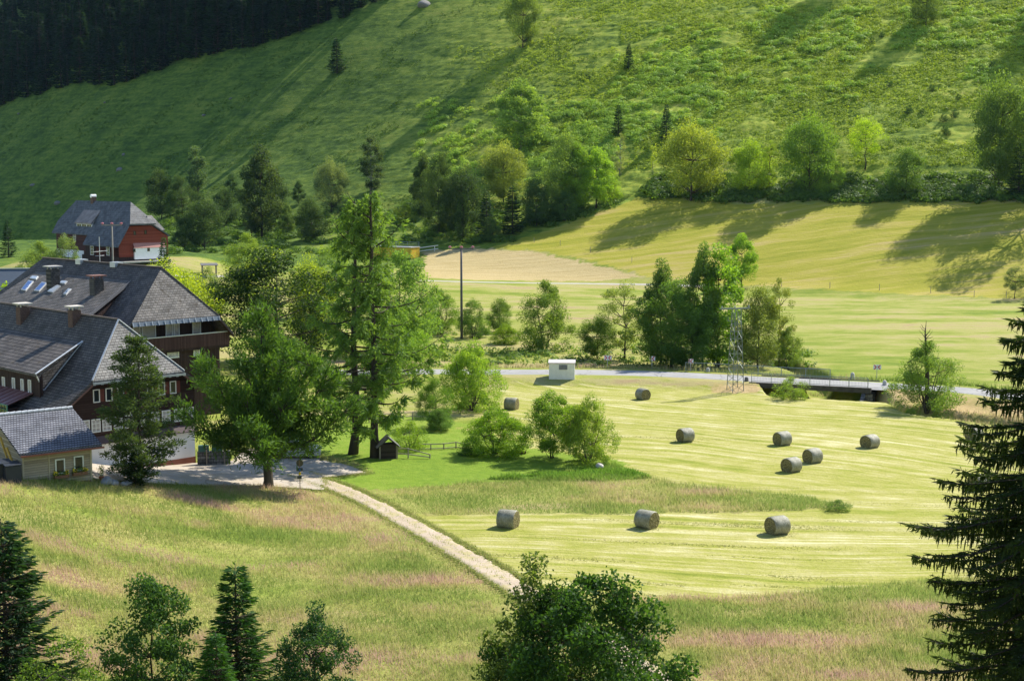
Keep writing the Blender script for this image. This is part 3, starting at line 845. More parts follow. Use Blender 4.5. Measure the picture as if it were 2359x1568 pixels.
def chimney(root, base, w, h, m, cap, capm, thick=.12):
    c = MB().box(base[0] - w / 2, base[0] + w / 2, base[1] - w / 2, base[1] + w / 2, base[2] - 1.0, base[2] + h).build('chimney', m, root, bevel=.02)
    k = MB().box(base[0] - w * .72, base[0] + w * .72, base[1] - w * .72, base[1] + w * .72, base[2] + h + .22, base[2] + h + .22 + thick)
    for sx in (-1, 1):
        for sy in (-1, 1): k.box(base[0] + sx * w * .36 - .05, base[0] + sx * w * .36 + .05, base[1] + sy * w * .36 - .05, base[1] + sy * w * .36 + .05, base[2] + h, base[2] + h + .22)
    k.build('chimney_cap', capm, c)
    return c
SH_Y = shingles('old_shingles', (.085, .076, .072), (.150, .134, .124), (.03, .027, .027), 'y', .34, .17, (.070, .055, .035))
SH_X = shingles('hip_shingles', (.135, .125, .120), (.21, .195, .185), (.035, .03, .03), 'x', .40, .22, (.05, .04, .03))
SH_XL = shingles('pale_hip_shingles', (.22, .21, .20), (.31, .30, .285), (.07, .065, .06), 'x', .36, .19)
METAL = mat('grey_flashing', (.48, .50, .52), .4, .5, .4, .1)
BRICK = mat('old_brick', (.12, .075, .06), .85, .2, 0, .3, 9, .4)
SLATE = shingles('slate_cladding', (.07, .065, .06), (.12, .11, .10), (.03, .03, .03), 'x', .3, .2)
CONC = mat('concrete', (.42, .40, .37), .85, .2, 0, .15, 2, .3)
dn = np.array([0, 0, -.26])
# --- guest house, near wing
A = P(273, 737, 113.4); f = Frame((A[0], A[1], 0), 43.8); zr = float(A[2])
gh = f.root('guest_house', 'nearer dark guest house with pale hipped gable, white ground floor and row of white windows', 'house')
h, z1 = 3.95, zr - 1.04 * 3.95
zl = lambda x: z1 - .753 * (abs(x) - h)
B = 27.0
MB().prism([(0, 0, zr), (-h, -3, z1), (-h, B, z1), (0, B, zr)], dn).prism([(0, 0, zr), (h, -3, z1), (h, B, z1), (0, B, zr)], dn).prism([(-h, -3, z1), (-8.8, -3, zl(8.8)), (-8.8, B, zl(8.8)), (-h, B, z1)], dn).prism([(h, -3, z1), (6.1, -3, zl(6.1)), (6.1, B, zl(6.1)), (h, B, z1)], dn).build('roof', SH_Y, gh)
MB().prism([(0, .02, zr + .01), (-h, -3.02, z1 + .01), (h, -3.02, z1 + .01)], dn * .9).build('hip_roof', SH_XL, gh)
e = MB()
for a, b in (((0, 0, zr + .06), (-h, -3, z1 + .06)), ((0, 0, zr + .06), (h, -3, z1 + .06))): e.bar(a, b, .12, .06)
e.build('ridge_flashing', METAL, gh)
MB().bar((0, 0.1, zr + .07), (0, B, zr + .07), .16, .08).build('ridge_cap', mat('old_ridge', (.12, .095, .08), .8), gh)
g = MB().bar((-h, -3.12, z1 - .22), (h, -3.12, z1 - .22), .10, .14)
for i in range(13): g.bar((-h + .1 + i * (2 * h - .2) / 12, -3.14, z1 - .12), (-h + .1 + i * (2 * h - .2) / 12, -3.14, z1 - .34), .035, .2)
g.build('gutter', METAL, gh)
for sx, xe in ((-h, -8.8), (h, 6.1)): MB().bar((sx, -2.96, z1 - .34), (xe, -2.96, zl(abs(xe)) - .34), .1, .3, (0, 1, 0)).build('bargeboard', mat('brown_board', (.16, .085, .065), .7), gh)
ov = .34
wall_top = [(5.26, zl(5.26) - ov), (h, z1 - ov), (-h, z1 - ov), (-8.0, zl(8) - ov)]
def gable(pts, y0, y1): return MB().prism([(x, y0, z) for x, z in pts], (0, y1 - y0, 0))
gable([(-8.0, 2.75), (5.26, 2.75)] + wall_top, -2.2, B - .5).build('upper_wall', DARKWALL, gh)
MB().box(-7.96, 5.22, -2.16, B - .55, .62, 2.747).build('ground_floor_wall', mat('white_render', (.80, .80, .82), .85, .2, 0, .04, 1.5), gh)
MB().box(-7.99, 5.25, -2.19, B - .52, -1.6, .617).build('plinth', mat('red_brown_plinth', (.24, .095, .065), .85, .2, 0, .12), gh)
MB().prism([(-8.05, -2.2, 3.30), (5.3, -2.2, 3.30), (5.3, -2.55, 2.78), (-8.05, -2.55, 2.78)], (0, 0, -.06)).build('ledge_roof', mat('mauve_ledge', (.10, .07, .075), .7), gh)
yw = -2.2
CURT = mat('curtain_glass', (.42, .40, .38), .25, .5, 0, .35, 4)
for px in (170, 195, 220, 245, 271, 297, 330, 356, 382, 410, 436):
    p = f.hit(px, 961 - (px - 195) * .055, (0, 1, 0), yw); window(gh, (p[0], yw, 4.15), .74, 1.02, 'y', (2, 3), None, CURT)
RED = mat('red_shutter', (.13, .035, .025), .7)
for px in (221, 250, 277, 345, 372, 398):
    p = f.hit(px, 892, (0, 1, 0), yw); wn = window(gh, (p[0], yw, 6.42), .56, 1.0, 'y', (1, 1), None, glass())
    MB().box(p[0] + .30, p[0] + .62, yw - .06, yw + .02, 5.95, 6.9).build('shutter', RED, gh)
# long dormer on the near slope
Q1 = f.hit(190, 787, (-1.04, 0, 1), zr); Q2 = f.hit(100, 900, (-.753, 0, 1), z1 + .753 * h)
sl_ = .42
K = f.hit(82, 862, (-sl_, 0, 1), Q1[2] - sl_ * Q1[0])
BK = Q1[1] + 15
print('dormer', Q1, Q2, K)
MB().prism([Q1, K, (K[0], BK, K[2]), (Q1[0], BK, Q1[2])], dn * .7).build('dormer_roof', SH_Y, gh)
MB().prism([Q1, K, Q2], (0, .12, -.10)).build('dormer_side_roof', SH_X, gh)
MB().bar(Q1 + [0, 0, .04], K + [0, 0, .04], .14, .05).bar(Q1 + [0, 0, .05], Q2 + [0, 0, .05], .22, .05).bar(K + [0, 0, .02], Q2 + [0, 0, .02], .08, .05).build('dormer_flashing', mat('pale_flashing', (.62, .64, .66), .45, .5, .2), gh)
xd = K[0] + .45
MB().prism([(xd, K[1] + .3, zl(xd) - .3), (xd, BK, zl(xd) - .3), (xd, BK, K[2] - .12), (xd, K[1] + .3, K[2] - .12)], (.25, 0, 0)).build('dormer_wall', DARKWOOD, gh)
for px, py in ((9, 880), (32, 882), (52, 885), (69, 887)):
    p = f.hit(px, py, (1, 0, 0), xd); window(gh, (xd, p[1], p[2] - .1), .50, 1.05, 'x', (1, 1), None, CURT)
AW = mat('red_brown_sheet', (.21, .10, .095), .45, .4, .1, .2)
ym = Q2[1] + .6
k_ = MB().prism([(xd - .02, ym, zl(xd) + .25), (xd - .02, BK, zl(xd) + .25), (xd - 3.1, BK, zl(xd) - .75), (xd - 3.1, ym - .1, zl(xd) - .75)], (0, 0, -.08))
for i in range(16): k_.bar((xd - .1, ym + .3 + i * .9, zl(xd) + .25), (xd - 3.08, ym + .3 + i * .9, zl(xd) - .72), .03, .06)
k_.build('awning_roof', AW, gh)
MB().bar((xd - 3.12, ym - .1, zl(xd) - .83), (xd - 3.12, BK, zl(xd) - .83), .1, .1).build('awning_gutter', METAL, gh)
MB().box(xd - 2.6, xd + 1.5, ym + .2, BK, -1, zl(xd) - .75).build('porch_wall', DARKWALL, gh)
p = f.hit(7, 942, (1, 0, 0), xd - 2.6); window(gh, (xd - 2.6, p[1], p[2]), 1.5, .8, 'x', (3, 2), mat('green_frame', (.10, .22, .14), .6))
for px, py, wd, hh, m in ((53, 735, .85, 1.05, BRICK), (172, 742, .78, 1.0, BRICK)):
    p = f.hit(px, py, (-1.04, 0, 1), zr); chimney(gh, p, wd, hh, m, 0, mat('pale_cap', (.55, .50, .44), .8))
# --- guest house, rear wing
A = P(372, 617, 138); f = Frame((A[0], A[1], 0), 45); zr = float(A[2])
rh = f.root('guest_house', 'larger rear guest house with patterned hip roof, balcony and skylights', 'house')
hl, hr, z1 = 5.1, 4.3, 9.66
sL, sR = (zr - z1) / hl, (zr - z1) / hr
B = 23.5
far = 3.2
MB().prism([(0, 0, zr), (-hl, -3, z1), (-10.4, -3, zr - sL * 10.4), (-10.4, B + far, zr - sL * 10.4), (-hl, B + far, z1), (0, B, zr)], dn).prism([(0, 0, zr), (hr, -3, z1), (5.9, -3, zr - sR * 5.9), (5.9, B + far, zr - sR * 5.9), (hr, B + far, z1), (0, B, zr)], dn).build('roof', SH_Y, rh)
MB().prism([(0, .02, zr + .01), (-hl, -3.02, z1 + .01), (hr, -3.02, z1 + .01)], dn * .9).build('hip_roof', SH_X, rh)
MB().prism([(0, B - .02, zr + .01), (-hl, B + far, z1 + .01), (hr, B + far, z1 + .01)], dn * .9).build('hip_roof', SH_X, rh)
MB().bar((0, -.05, zr + .06), (0, B, zr + .06), .26, .1).bar((0, 0, zr + .05), (hr, -3, z1 + .05), .14, .08).build('ridge_flashing', mat('old_ridge', (.12, .095, .08), .8), rh)
g = MB().prism([(-hl, -3.06, z1 - .02), (hr, -3.06, z1 - .02), (hr, -3.22, z1 - .40), (-hl, -3.22, z1 - .40)], (0, .05, 0))
g.build('gutter', mat('blue_grey_gutter', (.10, .125, .15), .4, .5, .3), rh)
for i in range(15): MB().bar((-hl + .05 + i * (hl + hr - .1) / 14, -3.12, z1), (-hl + .05 + i * (hl + hr - .1) / 14, -3.26, z1 - .42), .04, .04).build('gutter_bracket', METAL, rh)
for a_, b_ in (((hr, -2.95, z1 - .36), (5.9, -2.95, zr - sR * 5.9 - .36)), ((-hl, -2.95, z1 - .36), (-10.4, -2.95, zr - sL * 10.4 - .36))): MB().bar(a_, b_, .1, .3, (0, 1, 0)).build('bargeboard', DARKWOOD, rh)
zR = lambda x: zr - sR * x - .4
zL = lambda x: zr + sL * x - .4
gable([(-9.0, -1), (4.8, -1), (4.8, 6.75), (-9.0, 6.20)], -2.2, B).build('lower_wall', DARKWOOD, rh)
gable([(-9.0, 6.2), (-4, 6.78), (5.6, 6.78), (5.6, zR(5.6)), (hr, z1 - .42), (-hl, z1 - .42), (-9.0, zL(-9))], -.7, B).build('upper_wall', DARKWOOD, rh)
MB().box(-4.6, 5.75, -2.5, -.6, 6.5, 6.76).build('balcony_floor', DARKWOOD, rh)
MB().box(-4.6, 5.75, -2.55, -2.45, 6.76, 7.98).build('balcony_parapet', planks('parapet_boards', (.055, .026, .022), (.085, .045, .040), 'x', .14), rh)
MB().box(-4.65, 5.8, -2.60, -2.40, 7.983, 8.07).build('balcony_rail', METAL, rh)
BLIND = mat('beige_blind', (.52, .47, .38), .7, .2, 0, .1)
zc = 8.55
for px, wd, pn in ((316, 1.05, BLIND), (339, 1.75, BLIND), (391, 1.0, CURT), (404, .8, CURT), (452, .95, CURT)):
    p = f.hit(px, 752, (0, 1, 0), -.7); window(rh, (p[0], -.7, zc), wd, 1.75, 'y', (1, 1), None, pn, .08, .09)
for px, py, wd, hh in ((398, 808, 1.25, 1.35), (452, 804, .68, 1.3)):
    p = f.hit(px, py, (0, 1, 0), -2.2); window(rh, (p[0], -2.2, p[2]), wd, hh, 'y', (1, 1), mat('cream_frame', (.70, .70, .58), .6), CURT, .08, .09)
# big dormer with dark cheek
Q1 = f.hit(302, 646, (-sL, 0, 1), zr)
sd_ = .55
c0 = Q1[2] - sd_ * Q1[0]
K = f.hit(200, 729, (-sd_, 0, 1), c0)
BK = B - 1.2
print('rear dormer', Q1, K)
MB().prism([Q1, K, (K[0], BK, K[2]), (Q1[0], BK, Q1[2])], dn).build('dormer_roof', shingles('dormer_shingles', (.14, .13, .125), (.21, .195, .18), (.04, .035, .03), 'y', .34, .115, (.075, .06, .04)), rh)
MB().prism([Q1 - [0, -.2, .24], K - [-.1, -.2, .24], (K[0] + .1, K[1] + .2, zr + sL * K[0] - .2)], (0, .15, 0)).build('dormer_cheek', DARKWOOD, rh)
MB().bar(Q1 - [0, .06, .10], K - [0, .06, .10], .06, .26).build('dormer_bargeboard', mat('weathered_board', (.17, .165, .17), .7), rh)
def skylight(corners, glassm):
    n = np.array([-sd_, 0, 1.]); n /= np.linalg.norm(n)
    q = [f.hit(px, py, (-sd_, 0, 1), c0) for px, py in corners]
    c = sum(q) / 4
    fr = MB().prism([p + n * .12 for p in q], -n * .2).build('skylight', METAL, rh)
    MB().prism([c + (p - c) * .80 + n * .135 for p in q], -n * .05).build('pane', glassm, fr)
BL = NT('blue_pane'); BL.color((.04, .10, .30)); BL = BL.set(.12, .8)
PALE = mat('pale_pane', (.45, .50, .56), .2, .6)
skylight([(49, 669), (60, 671), (78, 649), (67, 647)], BL); skylight([(69, 643), (84, 645), (90, 638), (75, 637)], PALE)
skylight([(79, 671), (91, 672), (109, 653), (98, 651)], BL); skylight([(110, 673), (122, 675), (141, 660), (129, 656)], PALE)
skylight([(146, 679), (153, 680), (165, 667), (158, 666)], PALE); skylight([(136, 654), (150, 655), (156, 649), (143, 648)], PALE)
for px, py, wd, hh, m in ((123, 660, 1.0, 1.75, SLATE), (223, 674, 1.0, 1.35, SLATE)):
    p = f.hit(px, py, (-sd_, 0, 1), c0); chimney(rh, p, wd, hh, m, 0, mat('rusty_cap', (.20, .10, .075), .8) if px > 200 else CONC)
for px in (188, 268):
    p = f.hit(px, 597 + (px - 188) * .11, (1, 0, 0), 0); MB().box(-.45, .45, p[1] - .5, p[1] + .5, zr - .3, zr + .22).build('ridge_vent', METAL, rh)
p = f.hit(230, 601, (1, 0, 0), 0); b = (0, p[1], zr)
an = MB().tube([b, (0, p[1], zr + 2.6)], .035, 6)
an.tube([(-.1, p[1] - 1.1, zr + 1.25), (.1, p[1] + .7, zr + 1.05)], .022, 5); an.tube([(-.5, p[1], zr + .7), (.5, p[1], zr + .72)], .02, 5)
for i in range(7): an.tube([(-.35, p[1] - 1.0 + i * .27, zr + 1.24 - i * .028), (.35, p[1] - 1.0 + i * .27, zr + 1.24 - i * .028)], .012, 4)
an.build('antenna', METAL, rh)
# --- blue-roofed house at the left edge
A = P(72, 619, 178); f = Frame((A[0], A[1], 0), 10); zr = float(A[2])
bh = f.root('side_house', 'house of which only a smooth blue-grey roof shows at the left edge', 'house')
BLR = mat('blue_grey_roof', (.085, .105, .135), .6, .3, 0, .08)
MB().prism([(-14, 0, zr), (0, 0, zr), (.6, -5.5, zr - 4.6), (-14.6, -5.5, zr - 4.6)], dn).prism([(-14, 0, zr), (0, 0, zr), (.6, 5.5, zr - 4.6), (-14.6, 5.5, zr - 4.6)], dn).build('roof', BLR, bh)
MB().bar((-14, 0, zr + .06), (.02, 0, zr + .06), .2, .1).build('ridge_flashing', METAL, bh)
MB().prism([(-.4, -4.8, -1), (-.4, 4.8, -1), (-.4, 4.8, zr - 4.4), (-.4, 0, zr - .5), (-.4, -4.8, zr - 4.4)], (-13.2, 0, 0)).build('wall', DARKWOOD, bh)
# --- far red farmhouse
A = P(301, 465, 280); f = Frame((A[0], A[1], 6.3), 43); zr = float(A[2]) - 6.3
fh = f.root('farmhouse', 'far farmhouse with blue-grey hipped roof and red boarded gable', 'house')
FR = shingles('farm_shingles', (.085, .095, .120), (.125, .135, .160), (.05, .055, .07), 'y', .8, .34)
FRX = shingles('farm_hip_shingles', (.145, .145, .15), (.20, .20, .205), (.08, .08, .085), 'x', .8, .34)
hx, hz = 2.45, zr - 4.1
sl2 = 4.1 / hx
zz = lambda x: zr - sl2 * abs(x)
B = 22.7
MB().prism([(0, 0, zr), (-hx, -4, hz), (-4.95, -3.8, zz(4.95)), (-4.95, 10.5, zz(4.95)), (-3.85, 10.5, zz(3.85)), (-3.85, B + 3.4, zz(3.85)), (-hx, B + 3.4, hz), (0, B, zr)], dn).prism([(0, 0, zr), (hx, -4, hz), (hx, B + 3.4, hz), (0, B, zr)], dn).prism([(hx, -3.6, hz), (6.3, -3.4, hz - 2.4), (6.3, B + 3, hz - 2.4), (hx, B + 3.4, hz)], dn).build('roof', FR, fh)
MB().prism([(0, .03, zr + .02), (-hx, -4.05, hz + .02), (hx + .6, -4.05, hz + .02)], dn).build('hip_roof', FRX, fh)
MB().prism([f.hit(338, 497, (0, 1, 0), -3.0), f.hit(349, 496, (0, 1, 0), -1.5), f.hit(380, 529, (0, 1, 0), -1.5), f.hit(352, 532, (0, 1, 0), -3.0)], (0, .5, -.3)).build('side_roof', FRX, fh)
REDW = planks('red_boards', (.17, .036, .022), (.25, .062, .040), 'z', .3)
gable([(-4.5, 1.3), (6.0, 1.3), (6.0, hz - 2.6), (hx, hz - .45), (-hx, hz - .45), (-4.5, zz(4.5) - .4)], -3.2, 6).build('gable_wall', REDW, fh)
MB().box(-4.45, 5.9, -3.1, 12, -2, 1.297).box(-4.5, -4.2, -3.15, 10.4, -2, zz(4.6) - .3).build('lower_wall', DARKWOOD, fh)
MB().box(-3.4, 5.8, 10.45, B + 2.4, -.5, zz(3.6) - .3).build('house_wall', planks('farm_dark_boards', (.05, .018, .018), (.085, .035, .032), 'z', .3), fh)
MB().box(-3.5, 5.7, 13.2, B + 2.5, -2, 1.9).build('white_base', mat('white_render_far', (.72, .72, .74), .9, .2, 0, .05), fh)
MB().box(-1.4, 5.3, -3.6, -3.15, .8, 3.0).build('white_bay', mat('white_render_far2', (.86, .86, .86), .9, .2, 0, .04), fh)
MB().prism([(-1.5, -3.2, 3.9), (5.0, -3.2, 3.9), (5.4, -3.7, 3.0), (-1.5, -3.7, 3.0)], (0, .0, -.06)).build('bay_roof', mat('pink_sheet', (.42, .19, .16), .6), fh)
MB().box(-4.4, 5.5, -5.2, -3.2, .25, .5).build('ledge', CONC, fh)
for px, py, w_, h_ in ((172, 548, 1.15, 1.6), (150, 548, 1.15, 1.6)):
    p = f.hit(px, py, (1, 0, 0), -3.4); window(fh, (-3.4, p[1], p[2]), w_, h_, 'x', (2, 3))
for px, py in ((212, 577), (249, 578)):
    p = f.hit(px, py, (1, 0, 0), -4.5); window(fh, (-4.5, p[1], p[2]), 1.35, 1.75, 'x', (2, 3))
for px, py in ((310, 537), (335, 535)):
    p = f.hit(px, py, (0, 1, 0), -3.2); window(fh, (p[0], -3.2, p[2]), .5, .75, 'y', (1, 1), DARKWOOD)
for px, py in ((309, 577), (342, 575)):
    p = f.hit(px, py, (0, 1, 0), -3.6); window(fh, (p[0], -3.6, p[2]), .5, .6, 'y', (1, 1), DARKWOOD)
Q1 = f.hit(232, 485, (-sl2, 0, 1), zr); Q0 = f.hit(193, 484, (-sl2, 0, 1), zr)
K = f.hit(210, 514, (-1.12, 0, 1), Q1[2] - 1.12 * Q1[0]); dy = Q0[1] - Q1[1]
MB().prism([Q1, K, K + [0, dy, 0], Q1 + [0, dy, 0]], dn).build('dormer_roof', mat('rusty_grey_sheet', (.23, .20, .20), .7, .2, 0, .25, .8), fh)
xd = K[0] + .3
MB().prism([(xd, K[1] + .25, zz(xd) - .3), (xd, K[1] + dy - .25, zz(xd) - .3), (xd, K[1] + dy - .25, K[2] - .2), (xd, K[1] + .25, K[2] - .2)], (.25, 0, 0)).build('dormer_wall', mat('dormer_board', (.62, .64, .66), .7), fh)
MB().prism([Q1 - [0, -.3, .2], K - [-.3, -.3, .2], (xd, K[1] + .3, zz(xd) - .1)], (0, .1, 0)).build('dormer_cheek', mat('dormer_cheek', (.30, .31, .32), .7), fh)
for t in (.17, .5, .83):
    window(fh, (xd, K[1] + .35 + (dy - .7) * t, K[2] - .72), (dy - .9) / 3.2, .85, 'x', (2, 1))
p = f.hit(215, 462, (1, 0, 0), 0)
c = MB().box(-.4, .4, p[1] - .5, p[1] + .5, zr - .6, zr + .75).build('chimney', BRICK, fh)
MB().tube([(-.55, p[1], zr + .95), (.55, p[1], zr + .95)], .36, 10).build('chimney_cap', mat('bright_sheet', (.75, .76, .76), .4, .5, .3), c)
# --- shed
E = P(235, 1023, 96.5); f = Frame((E[0], E[1], float(terrain(E[0], E[1]))), 38); ze = float(E[2] - f.O[2])
sh = f.root('wooden_shed', 'small pale boarded shed with grey tiled roof and two flower boxes', 'shed')
R_ = f.hit(167, 939, (1, 0, 0), 0); EL = f.hit(45, 1041, (0, 1, 0), 0); L = EL[0]
pitch = (R_[2] - ze) / R_[1]
print('shed', R_, EL, ze, pitch)
TILE = shingles('grey_tiles', (.17, .18, .215), (.23, .24, .275), (.035, .035, .045), 'x', .19, .30 * pitch * .9, None, 1.0)
MB().prism([(L, 0, ze), (0, 0, ze), (0, R_[1], R_[2]), (L, R_[1], R_[2])], (0, 0, -.16)).prism([(L, R_[1], R_[2]), (0, R_[1], R_[2]), (0, R_[1] + 2.2, R_[2] - 1.4), (L, R_[1] + 2.2, R_[2] - 1.4)], (0, 0, -.16)).build('roof', TILE, sh)
rg = MB()
for i in range(14):
    a = L + (0 - L) * i / 14; b = L + (0 - L) * (i + 1) / 14 - .03; rg.tube([(a, R_[1], R_[2] + .02), (b, R_[1], R_[2] + .05)], .12, 8)
rg.build('ridge_tile', mat('ridge_tiles', (.50, .52, .55), .6), sh)
MB().bar((L + .05, -.05, ze - .2), (.12, -.05, ze - .2), .11, .11).build('gutter', mat('copper_gutter', (.20, .07, .05), .5, .4, .3), sh)
rf = MB()
for i in range(9): rf.bar((L + .3 + i * (-L - .6) / 8, .08, ze - .23), (L + .3 + i * (-L - .6) / 8, .7, ze - .23 + .62 * pitch), .07, .1)
rf.build('rafter', mat('rafter_wood', (.36, .17, .07), .7), sh)
PALEW = planks('pale_boards', (.24, .20, .135), (.40, .345, .25), 'z', .16)
x0, x1, y0 = L + .35, -.55, .55
def top(y): return ze + pitch * y - .2
MB().prism([(x0, y0, -1.5), (x0, R_[1], -1.5), (x0, R_[1], top(R_[1])), (x0, y0, top(y0))], (x1 - x0, 0, 0)).build('wall', PALEW, sh)
MB().box(x0 + 1.75, x1 + .02, y0 - .02, y0 + .3, -1.5, -.02 + .35).box(x0 - .02, x0 + 1.7, y0 - .02, y0 + .3, -1.5, .62).build('plinth', mat('rust_plinth', (.17, .07, .035), .85), sh)
for a_, b_ in ((x0 - .03, x0 + .09), (x1 - .09, x1 + .03), (x0 + 1.7, x0 + 1.78)): MB().box(a_, b_, y0 - .035, y0 + .09, -1, top(y0) - .02).build('corner_board', mat('corner_wood', (.42, .36, .24), .7), sh)
br = MB().bar((x0 - .12, y0 + .7, 1.2), (x0 - .55, y0 + 1.3, top(1.6) - .2), .12, .12).bar((x0 - .12, 2.7, 1.6), (x0 - .55, 3.0, top(3.1) - .2), .12, .12)
br.build('brace', mat('yellow_wood', (.50, .34, .08), .7), sh)
FLW = mat('flower_yellow', (.75, .55, .03), .7, .2, 0, .3, 20); FLG = mat('flower_green', (.10, .17, .03), .8, .1, 0, .3, 20)
rr = np.random.default_rng(12)
for px, pz in ((138, 1075), (181, 1068)):
    p = f.hit(px, pz, (0, 1, 0), y0)
    wn = window(sh, (p[0], y0, p[2] + .05), .66, 1.0, 'y', (1, 1), mat('shed_frame', (.66, .68, .60), .6), glass(), .07, .08)
    bx_ = MB().box(p[0] - .48, p[0] + .48, y0 - .32, y0 - .08, p[2] - .70, p[2] - .50).build('flower_box', mat('box_wood', (.20, .10, .05), .8), sh)
    for m_, n_, nm, dz_ in ((FLG, 150, 'leaves', 0), (FLW, 90, 'blossom', .05)):
        T = Tree(int(px) + n_); c = np.stack([p[0] + rr.uniform(-.5, .5, n_), y0 - .2 + rr.normal(0, .07, n_), p[2] - .44 + dz_ + rr.normal(0, .09, n_)], -1)
        if nm == 'blossom': c = c[np.abs(c[:, 0] - p[0]) > .18]
        T.leaves(c, .06, .8); o = link(nm, make_mesh(nm, np.concatenate(T.V), np.arange(T.n * 4).reshape(-1, 4)), m_, bx_)
f_sh = f
def at(px, py, z=None):
    p, d = ground(px, py); return p[0]
# dark bins and a plant pot by the shed
BIN = mat('dark_bin', (.022, .026, .034), .5, .4)
for i, (px, py) in enumerate(((27, 1086), (6, 1084))):
    q = f.hit(px, py, (0, 1, 0), .1 + i * .5)
    wp_ = f.O + f.R.T @ np.array([q[0], q[1], 0])
    t = empty('wheelie_bin', (wp_[0], wp_[1], float(terrain(wp_[0], wp_[1])) - .2), f.a, ['dark blue-black bin standing at the left corner of the shed', 'second dark bin cut by the left edge beside the shed'][i], 'bin')
    MB().prism([(-.5, -.4, 0), (.5, -.4, 0), (.5, .4, 0), (-.5, .4, 0)], (0, 0, 1.25)).build('body', BIN, t, bevel=.04)
    MB().prism([(-.55, -.46, 1.26), (.55, -.46, 1.26), (.55, .46, 1.38), (-.55, .46, 1.38)], (0, 0, .07)).build('lid', BIN, t, bevel=.02)
q = at(234, 1106)
t = empty('potted_plant', (q[0], q[1], float(terrain(q[0], q[1]))), 0, 'small conifer in a terracotta pot at the right corner of the shed', 'plant')
MB().tube([(0, 0, 0), (0, 0, .28)], [.13, .19], 12).build('pot', mat('terracotta', (.38, .13, .06), .8), t)
T = Tree(5); T.sprays(np.stack([rr.normal(0, .1, 160), rr.normal(0, .1, 160), rr.uniform(.25, 1.0, 160)], -1), rr.normal(0, .5, (160, 3)) + [0, 0, .8], .16, .02)
o = link('leaves', make_mesh('pot_leaves', np.concatenate(T.V), np.arange(T.n * 4).reshape(-1, 4), None, {'tint': np.concatenate(T.T)}), LEAF, t); o.color = (.12, .17, .04, 1)
# ------------------------------------------------------------------ hay bales
def straw():
    k = NT('straw_end'); o = k.obj()
    sx = k.n('ShaderNodeSeparateXYZ'); k.l(o, sx.inputs[0])
    r = k.math('SQRT', k.math('ADD', k.math('MULTIPLY', sx.outputs['Y'], sx.outputs['Y']), k.math('MULTIPLY', sx.outputs['Z'], sx.outputs['Z'])))
    n = k.noise(o, 9, 5, .7); w_ = k.math('SINE', k.math('ADD', k.math('MULTIPLY', r, 46), k.math('MULTIPLY', n, 9)))
    f = k.math('ADD', k.math('MULTIPLY', w_, .05), n)
    k.color(k.ramp(f, [(.3, (.06, .055, .022)), (.5, (.19, .165, .075)), (.75, (.42, .36, .18))])); k.bump(f, .9, .06)
    return k.set(.9, .1)
def net():
    k = NT('net_wrap'); o = k.obj()
    n = k.noise(k.map(o, (26, 5, 5)), 1, 4, .7); big = k.noise(o, 2.2, 3)
    f = k.math('ADD', k.math('MULTIPLY', n, .65), k.math('MULTIPLY', big, .35))
    k.color(k.ramp(f, [(.32, (.14, .13, .075)), (.5, (.245, .235, .165)), (.68, (.42, .41, .33))])); k.bump(f, 1.0, .07)
    return k.set(.55, .4)
STRAW, NET = straw(), net()
def bale_parts():
    R, Lh, n = .66, .62, 40
    r = np.random.default_rng(8)
    prof = [(-Lh, R * .93), (-Lh + .07, R), (-.25, R * 1.012), (.25, R * 1.012), (Lh - .07, R), (Lh, R * .93)]
    w_ = MB()
    for x, rad in prof:
        for k in range(n):
            t = 2 * math.pi * k / n; rr_ = rad * (1 + .008 * math.sin(5 * t + x * 3))
            y, z = rr_ * math.cos(t), rr_ * math.sin(t)
            if z < -.56: z = -.56 + (z + .56) * .35
            w_.v.append((x, y, z + .60))
    for i in range(len(prof) - 1):
        for k in range(n):
            k2 = (k + 1) % n; w_.f.append((i * n + k, i * n + k2, (i + 1) * n + k2, (i + 1) * n + k))
    ends = []
    for s in (-1, 1):
        e_ = MB(); rings = [(0, .0), (.15, .0), (.3, .0), (.45, .0), (R * .93, 0)]
        e_.v.append((s * (Lh + .015), 0, .60))
        for rad, _ in rings[1:]:
            for k in range(n):
                t = 2 * math.pi * k / n; z = rad * math.sin(t)
                if z < -.56: z = -.56 + (z + .56) * .35
                bump_ = .03 * r.random() if rad < R * .9 else 0
                e_.v.append((s * (Lh + bump_), rad * math.cos(t), z + .60))
        for k in range(n):
            k2 = (k + 1) % n; e_.f.append((0, 1 + k, 1 + k2) if s > 0 else (0, 1 + k2, 1 + k))
            for i in range(3):
                a, b = 1 + i * n, 1 + (i + 1) * n
                e_.f.append((a + k, b + k, b + k2, a + k2) if s > 0 else (a + k2, b + k2, b + k, a + k))
        ends.append(e_)
    return w_, ends
def first_bale():
    t = empty('hay_bale', (0, 0, 0))
    w_, ends = bale_parts()
    w_.build('net_wrap', NET, t, smooth=True)
    for e_ in ends: e_.build('straw_end', STRAW, t)
    return t
